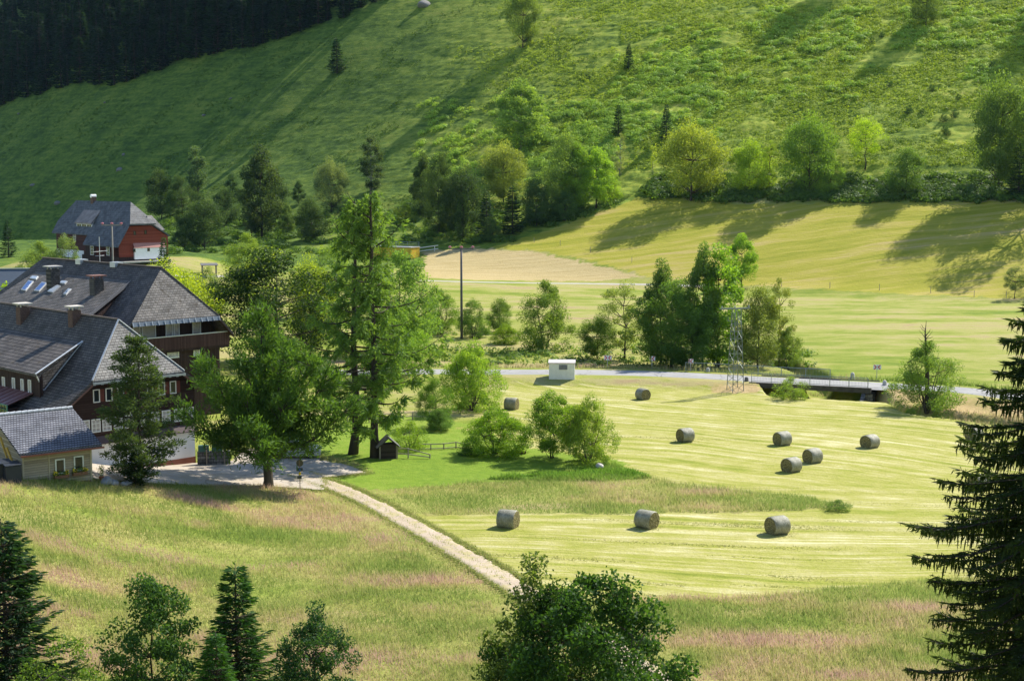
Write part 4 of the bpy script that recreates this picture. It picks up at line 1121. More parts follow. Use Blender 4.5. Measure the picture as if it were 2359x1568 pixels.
# foot in the photo, turn of the axis, label
BALES = [
    (1170, 1216, -22, 'nearest bale, beside the path, its right end turned slightly to view'),
    (1490, 1216, -42, 'middle bale of the front row of three, right end turned well to view'),
    (1792, 1230, 24, 'right bale of the front row of three, left end turned to view'),
    (1824, 1088, 38, 'lower bale of the touching-looking pair in the middle of the field'),
    (1873, 1067, 36, 'upper right bale of the close pair in the middle of the field'),
    (1803, 1026, 34, 'bale standing above the close pair, in a row with two others'),
    (1579, 1017, 30, 'bale halfway up the field below the dark alder clump'),
    (2005, 1032, 36, 'bale on the field below the spreading willow at the stream'),
    (2245, 1013, 36, 'bale partly behind the upper twigs of the big near-black spruce'),
    (2257, 1129, 30, 'bale mostly hidden behind the big near-black spruce'),
    (1481, 921, -58, 'farthest bale, near the road, seen almost end on'),
    (1178, 944, -18, 'bale half hidden behind the wide rounded bush'),
]
b0 = first_bale()
for i, (px, py, a, lab) in enumerate(BALES):
    o = b0 if i == 0 else copy_tree(b0)
    p = at(px, py)
    s = .97 if i < 3 else .96
    o.location = (float(p[0]), float(p[1]) + .35, float(terrain(p[0], p[1] + .35)) - .07); v_ = math.sin(i * 7.3); o.rotation_euler = (.25 * v_ * 0, .012 * v_, math.radians(a + 3 * v_)); o.scale = (s * (1 + .04 * math.sin(i * 3.1)), s * (1.02 + .03 * v_), s * (1 - .03 * v_))
    tag(o, lab, 'hay bale', 'round hay bales on the mown field')
# ------------------------------------------------------------------ bridge and road things
def road_at(x):
    y = float(np.interp(x, ROADC[:, 0], ROADC[:, 1])); y2 = float(np.interp(x + .5, ROADC[:, 0], ROADC[:, 1]))
    d = np.array([.5, y2 - y]); d /= np.linalg.norm(d); return np.array([x, y]), d, np.array([-d[1], d[0]])
def off(x, o, z): c, d, n = road_at(x); q = c + n * o; return (q[0], q[1], z)
BX0, BX1 = 26.9, 39.0
c, d, n = road_at((BX0 + BX1) / 2)
STAIN = mat('stained_concrete', (.075, .068, .062), .9, .15, 0, .35, 1.5, .3)
br = empty('road_bridge', (0, 0, 0), 0, 'low flat concrete road bridge over the stream', 'bridge')
xs = np.linspace(BX0, BX1, 9)
for o_, th, h0_, h1_ in ((-3.0, .35, .24, .78), (3.0, .35, .24, .78)):
    dk = MB()
    for a, b in zip(xs[:-1], xs[1:]): dk.prism([off(a, o_ - th / 2, h1_), off(b, o_ - th / 2, h1_), off(b, o_ + th / 2, h1_), off(a, o_ + th / 2, h1_)], (0, 0, h0_ - h1_))
    dk.build('deck_edge', STAIN, br)
dk = MB()
for a, b in zip(xs[:-1], xs[1:]): dk.prism([off(a, -2.8, .66), off(b, -2.8, .66), off(b, 2.8, .66), off(a, 2.8, .66)], (0, 0, -.36))
dk.build('deck', STAIN, br)
STONE = shingles('rubble_stone', (.16, .15, .14), (.26, .25, .23), (.05, .045, .04), 'x', .5, .28)
for x_, s in ((BX0 + .25, 1), (BX1 - .25, -1)):
    MB().prism([off(x_ - .4, -2.9, .10), off(x_ + .4, -2.9, .10), off(x_ + .4, 2.9, .10), off(x_ - .4, 2.9, .10)], (0, 0, -2.4)).build('abutment', STONE, br)
MB().prism([off(BX1 - .9, -2.95, .2), off(BX1 - .5, -2.95, .2), off(BX1 - .5, -4.6, -.5), off(BX1 - .9, -4.6, -.5)], (0, 0, -1.9)).build('wing_wall', STONE, br)
MB().prism([off(BX0 + .2, -2.95, .6), off(BX0 - .2, -2.95, .6), off(BX0 + 1.0, -5.0, -.4), off(BX0 + 1.4, -5.0, -.4)], (0, 0, -1.6)).build('wing_wall', STONE, br)
RAIL = mat('galvanised_rail', (.24, .29, .29), .45, .5, .5)
for lab, o_, x0_, x1_, z0_ in (('nearer steel bridge railing with thin upright bars', -3.0, BX0 + .2, BX1 - .3, .78), ('farther steel bridge railing in front of the alder clump', 3.0, BX0 - 8.0, BX1 - 7.5 + 2.6, .75)):
    rl = empty('bridge_railing', (0, 0, 0), 0, lab, 'railing')
    xx = np.linspace(x0_, x1_, 7)
    m = MB().tube([off(x, o_, z0_ + 1.02) for x in np.linspace(x0_, x1_, 20)], .035, 6).tube([off(x, o_, z0_ + .12) for x in np.linspace(x0_, x1_, 20)], .025, 5)
    m.build('rail', RAIL, rl)
    m = MB()
    for x in np.arange(x0_ + .14, x1_, .15): m.bar(off(x, o_, z0_ + .12), off(x, o_, z0_ + 1.0), .016, .016)
    m.build('bars', RAIL, rl)
    for x in xx: MB().bar(off(x, o_, z0_ - .45), off(x, o_, z0_ + 1.04), .06, .06).build('post', RAIL, rl)
def rock(name, loc, size, colr, label, cat='rock', group=None, seed=1, flat=.7):
    r = np.random.default_rng(seed)
    import bmesh
    bm = bmesh.new(); bmesh.ops.create_icosphere(bm, subdivisions=3, radius=1)
    k = unit(r.normal(size=(9, 3)))
    for v in bm.verts:
        p = np.array(v.co); p = p * (1 + .10 * sum(math.sin(3 * (p @ q) + i) for i, q in enumerate(k)) / 2)
        for q in k[:5]:
            dd = p @ q - .72
            if dd > 0: p = p - q * dd * .8
        v.co = Vector(p * np.array([size, size * .8, size * flat]))
    me = bpy.data.meshes.new(name); bm.to_mesh(me); bm.free()
    for p in me.polygons: p.use_smooth = True
    o = link(name, me, mat('rock_%d' % int(colr[0] * 100), colr, .9, .2, 0, .25, 2.5, .5)); o.location = Vector([float(v) for v in loc]); o.rotation_euler = (0, 0, r.uniform(0, 6))
    return tag(o, label, cat, group)
for i, (px, py, w_, h_, lab) in enumerate(((1963, 870, .42, .62, 'squat pale guard stone at the far right end of the bridge'), (1719, 878, .42, .5, 'dark round guard stone on the bank left of the bridge'), (2037, 888, .42, .6, 'grey guard stone on the near right of the bridge'), (1630, 856, .38, .5, 'small pale guard stone beyond the road below the third arrow sign'))):
    q = hitz(px, py, ZROAD); m = MB()
    m.tube([(0, 0, -.3), (0, 0, .0), (0, 0, h_ * .8), (0, 0, h_)], [w_ * .62, w_ * .6, w_ * .5, w_ * .3], 10)
    o = m.build('guard_stone', mat('guard_stone_pale', (.50, .47, .42), .9, .2, 0, .2, 4, .4) if i != 1 else mat('guard_stone_dark', (.16, .15, .13), .9), None, (float(q[0]), float(q[1]), ZROAD - .02), True)
    tag(o, lab, 'stone', None)
SRED = mat('sign_red', (.55, .02, .045), .5); SWH = mat('sign_white', (.80, .80, .80), .5); POST = mat('sign_post', (.42, .43, .42), .5, .4, .4)
def arrow_sign(px, py, top, boards, label):
    q = hitz(px, py, ZROAD - .1); t = empty('arrow_sign', (float(q[0]), float(q[1]), ZROAD - .1), 0, label, 'road sign')
    dd = math.hypot(*q); zt = (py - top) * dd / F
    MB().tube([(0, .03, -.4), (0, .03, zt)], .04, 7).build('post', POST, t)
    for x, w_, direction, rot in boards:
        c_, s_ = math.cos(rot), math.sin(rot)
        def pt(u, v, dep=0): return (x + u * c_ + dep * s_, -.03 + u * s_ - dep * c_, zt - .28 + v)
        hb = .27
        b_ = MB().prism([pt(-w_ / 2, hb), pt(w_ / 2, hb), pt(w_ / 2, -hb), pt(-w_ / 2, -hb)], (0, .03, 0)).build('board', SWH, t)
        g_ = direction
        xs_ = [g_ * w_ * .42, g_ * w_ * .10, -g_ * w_ * .42, -g_ * w_ * .10]
        m = MB()
        for sg in (1, -1): m.prism([pt(xs_[0], 0, .012), pt(xs_[1], 0, .012), pt(xs_[2], sg * hb * .95, .012), pt(xs_[3], sg * hb * .95, .012)], np.array(pt(0, 0, 0)) - np.array(pt(0, 0, .010)))
        m.build('arrow', SRED, b_)
    return t
arrow_sign(1399, 847, 818, [(-.22, .42, 1, .1), (.24, .42, -1, -.1)], 'leftmost red and white sign with two arrows meeting, beyond the road')
arrow_sign(1501, 849, 820, [(-.24, .16, 1, 1.2), (.16, .42, -1, -.1)], 'single left-pointing red arrow sign in front of the dark alder')
arrow_sign(1590, 857, 826, [(-.22, .14, 1, 1.2), (.10, .42, -1, -.25)], 'third arrow sign, pointing left, nearest the lattice mast')
arrow_sign(2019, 870, 840, [(-.22, .42, 1, .1), (.24, .42, -1, -.1)], 'double arrow sign meeting in the middle, right of the bridge')
# transformer box
q = at(1294, 868)
t = empty('transformer_box', q, math.radians(-3), 'white transformer box with a grey louvre beside the road', 'utility box')
W_ = 2.85
BOXW = mat('box_white', (.72, .72, .68), .7, .2, 0, .07)
MB().box(-W_ / 2, W_ / 2, -.9, .9, -.4, 1.62).build('body', BOXW, t, bevel=.02)
MB().prism([(-W_ / 2 - .07, -1.0, 1.64), (W_ / 2 + .07, -1.0, 1.64), (W_ / 2 + .07, 1.0, 1.74), (-W_ / 2 - .07, 1.0, 1.74)], (0, 0, .10)).build('roof', mat('box_roof', (.66, .58, .58), .7), t)
MB().box(-.35, W_ / 2 - .08, -.925, -.89, -.2, 1.5).build('door', BOXW, t, bevel=.008)
v = MB().box(-.32, .62, -.95, -.90, .95, 1.50)
for i in range(6): v.prism([(-.30, -.955, 1.03 + i * .08), (.60, -.955, 1.03 + i * .08), (.60, -1.0, .99 + i * .08), (-.30, -1.0, .99 + i * .08)], (0, 0, .012))
v.build('louvre', mat('louvre_grey', (.28, .29, .30), .5, .4, .3), t)
# lattice mast
q = at(1693, 899); D_ = math.hypot(q[0], q[1]); Hm = 188 * D_ / F
t = empty('lattice_mast', q, .35, 'grey steel lattice power mast with a flat crossarm by the bridge', 'mast')
ST = mat('galvanised_steel', (.20, .225, .205), .5, .4, .5)
wb, wt = .66, .34
def cor(z, i): w_ = wb + (wt - wb) * z / Hm; return np.array([(-1, 1, 1, -1)[i] * w_, (-1, -1, 1, 1)[i] * w_, z])
for i in range(4): MB().bar(cor(-.3, i), cor(Hm, i), .06, .06).build('leg', ST, t)
m = MB(); nb = 11
for k in range(nb):
    za, zb_ = Hm * k / nb, Hm * (k + 1) / nb
    for i in range(4):
        j = (i + 1) % 4
        m.bar(cor(za, i if k % 2 else j), cor(zb_, j if k % 2 else i), .034, .034)
        m.bar(cor(zb_, i), cor(zb_, j), .028, .028)
m.build('bracing', ST, t)
MB().bar((-1.9, 0, Hm + .05), (1.6, 0, Hm + .05), .16, .14).bar((-1.9, .3, Hm + .05), (1.6, .3, Hm + .05), .08, .1).build('crossarm', ST, t)
INS = mat('insulator', (.30, .07, .06), .3, .5)
for x in (-1.75, -.2, 1.45): MB().tube([(x, 0, Hm + .1), (x, 0, Hm + .2), (x, 0, Hm + .22), (x, 0, Hm + .34)], [.05, .05, .09, .06], 8).build('insulator', mat('grey_insulator', (.32, .32, .31), .3, .5), t)
MB().bar((-1.0, 0, Hm - 1.25), (-.3, 0, Hm - 1.2), .06, .06).bar((-1.0, 0, Hm - 1.25), (-1.0, 0, Hm - .8), .05, .05).build('bracket', ST, t)
# power poles
def power_pole(name, loc, H_, rad, arm, rz, m, label, ins=3):
    t = empty(name, loc, rz, label, 'power pole')
    MB().tube([(0, 0, -.4), (0, 0, H_)], [rad, rad * .72], 10).build('pole', m, t, smooth=True)
    MB().bar((-arm / 2, 0, H_ - .1), (arm / 2, 0, H_ - .1), .13, .13).build('crossarm', m, t)
    for i in range(ins):
        x = (-arm / 2 + .1) + (arm - .2) * i / (ins - 1)
        MB().tube([(x, 0, H_ - .06), (x, 0, H_ + .08), (x, 0, H_ + .12), (x, 0, H_ + .26), (x, 0, H_ + .34)], [.05, .05, .26, .22, .05], 10).build('insulator', mat('pink_insulator', (.38, .11, .12), .35, .5), t)
p = P(1063, 775, 205); z_ = float(terrain(p[0], p[1])); zt = P(1063, 571, 205)[2]
power_pole('power_pole', (p[0], p[1], z_), zt - z_, .20, 3.4, .1, mat('grey_pole', (.105, .095, .10), .7), 'tall slim grey power pole with three pink insulators, right of the larches')
p = P(260, 605, 228); z_ = float(terrain(p[0], p[1])); zt = P(261, 517, 228)[2]
power_pole('power_pole', (p[0], p[1], z_), zt - z_, .17, 3.1, .05, mat('weathered_pole', (.20, .185, .16), .8), 'weathered wooden power pole in front of the farmhouse roof')
# ------------------------------------------------------------------ lawn things
q = at(893, 1054)
t = empty('well_house', q, math.radians(12), 'little dark boarded well house with an open gable on the lawn', 'shelter')
DB = planks('well_boards', (.035, .024, .018), (.07, .05, .04), 'z', .12)
MB().box(-.62, .62, -.45, .45, -.2, 1.22).build('wall', DB, t)
for sx in (-1, 1):
    MB().prism([(0, -.7, 1.86), (sx * .98, -.7, .98), (sx * .98, .7, .98), (0, .7, 1.86)], (0, 0, -.07)).build('roof', mat('grey_shakes', (.15, .145, .14), .85, .2, 0, .3, 6), t)
m = MB()
for y_ in (-.62, .62):
    m.bar((0, y_, 1.74), (.86, y_, 1.0), .10, .08).bar((0, y_, 1.74), (-.86, y_, 1.0), .10, .08)
m.build('rafter', DB, t)
for sx in (-1, 1): MB().box(sx * .70 - .06, sx * .70 + .06, -.5, -.38, -.2, 1.15).build('post', mat('post_wood', (.30, .24, .18), .85), t)
FW = mat('grey_fence_wood', (.34, .29, .23), .85, .2, 0, .25, 5)
def rail_fence(name, posts, hs, rails, label, rad=.045):
    pts = [at(*p) for p in posts]; o = empty(name, pts[0], 0, label, 'fence'); O = np.array(pts[0])
    for p, h_ in zip(pts, hs): MB().tube([p - O + [0, 0, -.2], p - O + [0, 0, h_]], rad * 1.3, 6).build('post', FW, o)
    for zf in rails:
        for i in range(len(pts) - 1): MB().tube([pts[i] - O + [0, 0, hs[i] * zf - .05], pts[i + 1] - O + [0, 0, hs[i + 1] * zf - .05]], rad, 6).build('rail', FW, o)
    return o
rail_fence('rail_fence', [(966, 1037), (992, 1036), (1022, 1035), (1050, 1033), (1078, 1035)], [.6, .55, .55, .6, .5], (1.0, .3), 'low rustic rail fence running to the rounded bush')
rail_fence('rail_fence', [(872, 1052), (912, 1052), (940, 1055), (990, 1056)], [.75, .75, .85, .4], (1.0, .45), 'short broken rail fence beside the well house')
rail_fence('rail_fence', [(800, 977), (850, 973), (905, 969), (950, 966), (1000, 966)], [.75, .75, .75, .75, .7], (1.0, .5), 'two-rail fence across the back of the lawn behind the larches')
q = at(1381, 1078); rock('boulder', q + [0, 0, .12], .42, (.55, .50, .45), 'pale boulder at the foot of the small multi-stemmed tree', seed=3)
q = at(1188, 1045); t = MB().tube([(-.85, 0, .14), (0, .03, .15), (.85, 0, .14)], [.15, .14, .12], 9).build('fallen_log', mat('log', (.10, .07, .045), .9, .1, 0, .3), None, q); tag(t, 'dark log lying under the wide rounded bush', 'log')
for i, (px, py, s, lab) in enumerate(((246, 1113, .55, 'largest grey boulder right of the potted plant'), (262, 1116, .38, 'low grey boulder left of the pine foot'), (284, 1118, .30, 'small pale boulder left of the young spruce skirt'), (298, 1116, .36, 'grey boulder touching the young spruce skirt'))):
    q = at(px, py); rock('boulder', q + [0, 0, .1], s, (.28, .29, .30), lab, seed=20 + i)
# signpost
q = at(691, 1128)
t = empty('signpost', q, 0, 'hiking signpost with a round plate and small dark and yellow signs at the yard corner', 'signpost')
DG = mat('sign_dark', (.05, .065, .07), .6, .3, .2)
MB().tube([(0, 0, -.2), (0, 0, 2.22)], .032, 7).build('post', mat('post_brown', (.20, .15, .10), .7), t)
d_ = MB(); d_.tube([(0, .05, 2.0), (0, .075, 2.0)], .26, 20); d_.build('round_plate', mat('plate_back', (.10, .10, .08), .5, .4, .4), t)
MB().box(-.24, .22, -.06, -.03, 1.42, 1.66).build('plate', DG, t)
MB().tube([(.02, -.065, 1.52), (.02, -.075, 1.52)], .085, 14).build('blue_disc', mat('sign_blue', (.03, .13, .30), .5), t)
MB().box(-.07, .09, -.06, -.03, 1.14, 1.32).build('yellow_plate', mat('sign_yellow', (.70, .48, .02), .5), t)
MB().box(-.18, .14, -.07, -.03, .86, 1.08).build('lower_plate', DG, t)
m = MB()
for a, b in (((-.17, -.05, .82), (-.17, -.05, .55)), ((.17, -.05, .82), (.17, -.05, .55)), ((-.17, -.05, .82), (.17, -.05, .82)), ((-.14, -.05, .54), (.14, -.05, .54))): m.bar(a, b, .025, .025)
m.build('leaflet_frame', mat('frame_pale', (.45, .42, .40), .6), t)
# stone wall with planters right of the guest house
a = at(455, 1073); b = at(531, 1071)
dv = (b - a)[:2]; L = float(np.linalg.norm(dv)); ang = math.atan2(dv[1], dv[0])
t = empty('stone_wall', a, ang, 'low rubble stone wall at the right corner of the guest house', 'wall')
MB().box(0, L, 0, .4, -.3, 1.12).build('masonry', shingles('dark_rubble', (.10, .095, .09), (.24, .23, .21), (.035, .03, .03), 'x', .42, .26, None, 1.2), t)
for x in (.72, L * .82): MB().box(x - .05, x + .05, -.06, .0, -.1, 1.5).build('post', mat('post_wood', (.30, .24, .18), .85), t)
for i, x in enumerate((.5, 1.55)):
    o = MB().prism([(-.42, -.18, 0), (.42, -.18, 0), (.42, .18, 0), (-.42, .18, 0)], (0, 0, .5)).build('planter', mat('planter_green', (.05, .13, .11), .6), None, None, bevel=.02)
    wv = np.array(a) + np.array([math.cos(ang), math.sin(ang), 0]) * x + np.array([-math.sin(ang), math.cos(ang), 0]) * .2
    o.location = (wv[0], wv[1], wv[2] + 1.125); o.rotation_euler = (0, 0, ang)
    tag(o, ['dark green planter on the stone wall next to the white house wall', 'dark green planter on the stone wall farther from the house'][i], 'planter')
# parked car, mostly behind the spreading conifer
def car():
    q = at(678, 1056)
    t = empty('parked_car', q + [0, .3, .1], math.radians(4), 'silver-blue estate car parked behind the broad conifer', 'car')
    L2, W2 = 2.15, .86
    paint = NT('car_paint'); paint.color((.38, .44, .52)); paint.b.inputs['Coat Weight'].default_value = .6; paint = paint.set(.28, .5, .55)
    prof = [(-L2, .42), (-L2 + .03, .80), (-L2 + .18, .98), (-1.72, 1.38), (-1.3, 1.46), (.1, 1.45), (.62, 1.30), (1.18, .96), (1.95, .80), (L2, .62), (L2, .32), (1.75, .26), (-1.8, .26)]
    m = MB()
    n_ = len(prof)
    secs = [(-W2, .93), (-W2 * .93, 1.0), (W2 * .93, 1.0), (W2, .93)]
    for y, k in secs:
        for x, z in prof:
            inn = max(0, (z - .95)) * .32
            yy = y - math.copysign(inn, y)
            m.v.append((x * (.985 if k < 1 else 1), yy, z))
    for s_ in range(3):
        for i in range(n_):
            j = (i + 1) % n_; m.f.append((s_ * n_ + i, s_ * n_ + j, (s_ + 1) * n_ + j, (s_ + 1) * n_ + i))
    m.f.append(tuple(range(n_))); m.f.append(tuple(range(3 * n_, 4 * n_))[::-1])
    m.build('body', paint, t, smooth=False, bevel=.03)
    for s_ in (-1, 1):
        g = MB()
        yy = lambda z: s_ * (W2 + .006 - max(0, z - .95) * .32)
        for x0_, x1_, xt0, xt1 in ((-1.72, -.98, -1.55, -.98), (-.9, -.12, -.9, -.12), (-.04, .98, -.04, .52)):
            g.prism([(x0_, yy(.98), .98), (x1_, yy(.98), .98), (xt1, yy(1.36), 1.36), (xt0, yy(1.36), 1.36)], (0, -s_ * .012, 0))
        g.build('side_window', glass(), t)
        MB().box(-.9, .9, s_ * (W2 + .003), s_ * (W2 + .02), .50, .56).build('trim_strip', mat('trim', (.10, .11, .13), .5), t)
        MB().box(.82, .98, s_ * (W2 + .02), s_ * (W2 + .17), .97, 1.10).build('wing_mirror', paint, t)
    MB().prism([(.62, -.62, 1.31), (.62, .62, 1.31), (1.15, .74, .99), (1.15, -.74, .99)], (.02, 0, .012)).build('windscreen', glass(), t)
    MB().prism([(-1.74, -.62, 1.37), (-1.74, .62, 1.37), (-1.97, .72, 1.02), (-1.97, -.72, 1.02)], (-.015, 0, .012)).build('rear_window', glass(), t)
    for s_ in (-1, 1):
        MB().box(L2 - .10, L2 + .012, s_ * .74 - .14, s_ * .74 + .10, .60, .74).build('headlight', mat('lamp_glass', (.75, .77, .8), .15, .6), t)
        MB().box(-L2 - .012, -L2 + .1, s_ * .74 - .1, s_ * .74 + .11, .66, .92).build('tail_light', mat('tail_red', (.4, .02, .02), .3), t)
    TY = mat('tyre', (.02, .02, .02), .85); RIM = mat('rim', (.5, .51, .53), .3, .5, .7)
    for x in (-1.33, 1.32):
        for s_ in (-1, 1):
            w_ = MB().tube([(x, s_ * (W2 - .17), .31), (x, s_ * (W2 + .012), .31)], .315, 22).build('wheel', TY, t)
            r_ = MB().tube([(x, s_ * (W2 + .012), .31), (x, s_ * (W2 + .022), .31)], .07, 10)
            for k in range(7):
                a_ = 2 * math.pi * k / 7; r_.bar((x, s_ * (W2 + .017), .31), (x + .20 * math.cos(a_), s_ * (W2 + .017), .31 + .20 * math.sin(a_)), .05, .012, (0, 1, 0))
            r_.build('rim', RIM, w_)
car()
# ------------------------------------------------------------------ far small things
D_ = float(math.hypot(*at(890, 590)[:2]))
print('platform D', D_, at(890, 590))
a = P(842, 566, D_); b = P(946, 570, D_ - 6)
dv = (b - a)[:2]; L = float(np.linalg.norm(dv)); ang = math.atan2(dv[1], dv[0]); zg = float(terrain(a[0], a[1]))
t = empty('yellow_platform', (a[0], a[1], zg - .3), ang, 'yellow-sided flat platform with a grey top half hidden behind the tallest larch', 'platform')
zt = float(b[2]) - zg + .3
YEL_M = mat('yellow_boarding', (.55, .36, .03), .6, .3, 0, .15, .8)
MB().box(0, L, 0, 3.5, 0, zt - .1).build('side_panel', YEL_M, t)
MB().box(-.15, L + .15, -.15, 3.6, zt - .1, zt + .08).build('top', mat('grey_felt', (.36, .36, .34), .8), t)
m = MB().tube([(0, 3.4, zt + 1.0), (L, 3.4, zt + 1.0)], .05, 5).tube([(0, 3.4, zt + .55), (L, 3.4, zt + .55)], .04, 5)
m.build('rail', RAIL, t)
for x in np.linspace(.1, L - .1, 5): MB().tube([(x, 3.4, zt), (x, 3.4, zt + 1.05)], .045, 5).build('post', RAIL, t)
a = at(955, 584) + [0, 0, .35]; b = at(1009, 578) + [0, 0, .4]
dv = (b - a); t = empty('pole_barrier', (a[0], a[1], float(terrain(a[0], a[1]))), 0, 'two long pale poles forming a barrier right of the yellow platform', 'barrier')
O = np.array([a[0], a[1], float(terrain(a[0], a[1]))])
PW = mat('pale_pole', (.62, .60, .55), .6)
for dz_ in (0, .75): MB().tube([a - O + [0, 0, dz_], b - O + [0, 0, dz_ + .1]], .10, 7).build('rail', PW, t)
for k in (.1, .85):
    c_ = a + dv * k; zg = float(terrain(c_[0], c_[1])); MB().tube([(c_[0] - O[0], c_[1] - O[1], zg - O[2] - .2), (c_[0] - O[0], c_[1] - O[1], c_[2] - O[2] + .8)], .09, 6).build('post', PW, t)
q = at(482, 634); t = empty('field_shelter', q, .3, 'small weathered open field shelter on the pale grass', 'shelter')
for sx in (-1.3, 1.3):
    for sy in (-.8, .8): MB().box(sx - .08, sx + .08, sy - .08, sy + .08, -.3, 1.9).build('post', FW, t)
MB().prism([(-1.6, -1.1, 2.0), (1.6, -1.1, 2.0), (1.6, 1.1, 2.3), (-1.6, 1.1, 2.3)], (0, 0, -.12)).build('roof', mat('grey_shakes', (.15, .145, .14), .85), t)
for px, py in ((1911, 664), (2025, 669), (2143, 675), (2243, 684), (2317, 686), (1800, 660), (1700, 655), (1455, 605), (1360, 582), (1290, 566), (1230, 560)):
    q = at(px, py); o = MB().tube([(0, 0, -.2), (0, 0, 1.25)], .055, 6).build('pasture_post', FW, None, q); tag(o, 'thin wooden pasture fence post at the edge of the mown slope', 'fence post', 'pasture fence posts along the mown slope')
# dead leafless crown over the spreading willow
q = at(2135, 947); t = empty('dead_tree', q + [.1, .4, -.1], 0, 'dead bare treetop sticking out of the spreading willow', 'tree')
D_ = math.hypot(q[0], q[1]); Hd = (947 - 742) * D_ / F
r = np.random.default_rng(4)
m = MB().tube([(0, 0, 0), (-.12, 0, Hd * .45), (-.25, .1, Hd * .7), (-.42, .05, Hd * .85), (-.36, 0, Hd)], [.26, .2, .14, .07, .015], 8); m.build('trunk', BARK, t)
m = MB()
for k in range(22):
    z = Hd * r.uniform(.45, .93); x = np.interp(z, [0, Hd * .45, Hd * .7, Hd * .85, Hd], [0, -.12, -.25, -.42, -.36]); a_ = r.uniform(0, 6.28); l_ = (1 - z / Hd) * 2.2 + .3
    m.tube(curve((x, 0, z), (x + math.cos(a_) * l_, math.sin(a_) * l_, z + l_ * r.uniform(.3, 1.1)), -.05, 5, .03, r), np.linspace(.045, .008, 5), 5)
m.build('branches', BARK, t)
for i, (px, py, s, lab) in enumerate(((44, 263, .8, 'uppermost grey rock left of the farmhouse below the forest'), (241, 237, .7, 'small rock just below the forest edge'), (532, 228, .7, 'lone rock on the dim slope under the forest corner'), (470, 267, .9, 'flat rock on the dim slope above the alders'), (285, 357, 1.0, 'rounded rock in the middle of the dim slope'), (76, 427, 1.1, 'dark rock near the left edge above the farmhouse'), (275, 392, 1.6, 'long low rock above the farmhouse ridge'), (134, 468, 1.5, 'brown rock by the track at the farmhouse'), (978, 12, 3.0, 'large pale outcrop at the top of the slope by the forest'))):
    q = at(px, py); rock('hillside_rock', q, s, (.17, .165, .16) if i != 8 else (.20, .19, .18), lab, 'rock', None, 40 + i, .55)
# ------------------------------------------------------------------ which tree stands where (photo position of foot, and of top)
DK = (.040, .080, .022); MID = (.062, .125, .024); BR = (.105, .185, .026); OLV = (.105, .135, .036); SIL = (.115, .155, .085); YEL = (.17, .235, .03); SPR = (.020, .048, .020); LAR = (.092, .158, .042); TEAL = (.045, .095, .045)
# --- around the guest house
tree('spreading', 'spreading_conifer', 617, 1121, 703, (.052, .105, .024), 'broad many-limbed conifer on a short forked trunk at the edge of the yard', rz=0, wide=1.0)
tree('pine', 'pine_tree', 322, 1114, 772, (.040, .066, .030), 'slim grey-green pine in front of the white house wall beside the shed', rz=.6, wide=1.0)
tree('spruce_near2', 'young_spruce', 312, 1117, 1040, (.018, .045, .016), 'low dark spruce skirt growing at the foot of the slim pine', wide=1.35, rz=.4)
tree('larch1', 'larch_tree', 862, 1052, 448, LAR, 'tallest larch, trunk beside the little well house on the lawn', rz=2.0)
tree('larch2', 'larch_tree', 817, 1045, 470, (.080, .145, .040), 'second tall larch, thinner trunk just behind and left of the tallest larch', rz=.7)
linden = tree('dense', 'linden_tree', 640, 830, 568, (.019, .042, .010), 'dense dark linden with yellow-green flowering top behind the guest house', D=178, wide=1.35)
cs_, cl_, T_ = CLUMPS[21]
Tb = Tree(210)
for c_ in cs_[(cs_[:, 2] > .58) | (np.hypot(cs_[:, 0], cs_[:, 1]) > .36)]:
    d_ = unit(Tb.r.normal(size=(34, 3)) + np.array([0, 0, .75])) * Tb.r.uniform(.085, .135)
    Tb.leaves(c_ + d_, .0085, .7, tint=np.clip(.2 + .6 * d_[:, 2] / .12, 0, 1))
vb = np.concatenate(Tb.V); vb[:, 2] /= max(1e-6, np.percentile(vb[:, 2], 99.9)) / 1.005
bl_ = link('blossom', make_mesh('linden_blossom', vb, np.arange(Tb.n * 4).reshape(-1, 4), None, {'tint': np.concatenate(Tb.T)}), LEAF, linden); bl_.color = (.12, .165, .032, 1)
tree('round1', 'linden_tree', 715, 800, 585, (.14, .19, .03), 'paler yellow-green linden crown between the dark linden and the larches', D=188, wide=.6)
tree('willow1', 'willow_tree', 925, 800, 575, (.10, .17, .05), 'large pale willow mass behind the tallest larch', D=190, wide=.85)
tree('willow2', 'willow_tree', 912, 862, 700, (.095, .17, .035), 'green willow with forked dark stems behind the larch beside the road', wide=.9)
tree('willow2', 'willow_tree', 768, 700, 556, (.11, .17, .045), 'pale willow top peeping over the flowering linden', D=235, wide=.75)
tree('willow1', 'willow_tree', 568, 668, 537, (.12, .175, .04), 'pale green willow by the gravel path behind the guest house roof', wide=.85)
tree('round1', 'maple_tree', 392, 745, 597, (.16, .21, .022), 'bright yellow-green maple directly behind the guest house roof', D=172, wide=1.0)
tree('bush1', 'shrub', 478, 690, 614, (.11, .155, .05), 'loose greyish shrub on the pale grass right of the big roof', wide=.7, cat='shrub')
tree('bush2', 'shrub', 2, 700, 648, (.16, .23, .03), 'bright shrub at the left edge below the blue roof', D=168, wide=.8, cat='shrub')
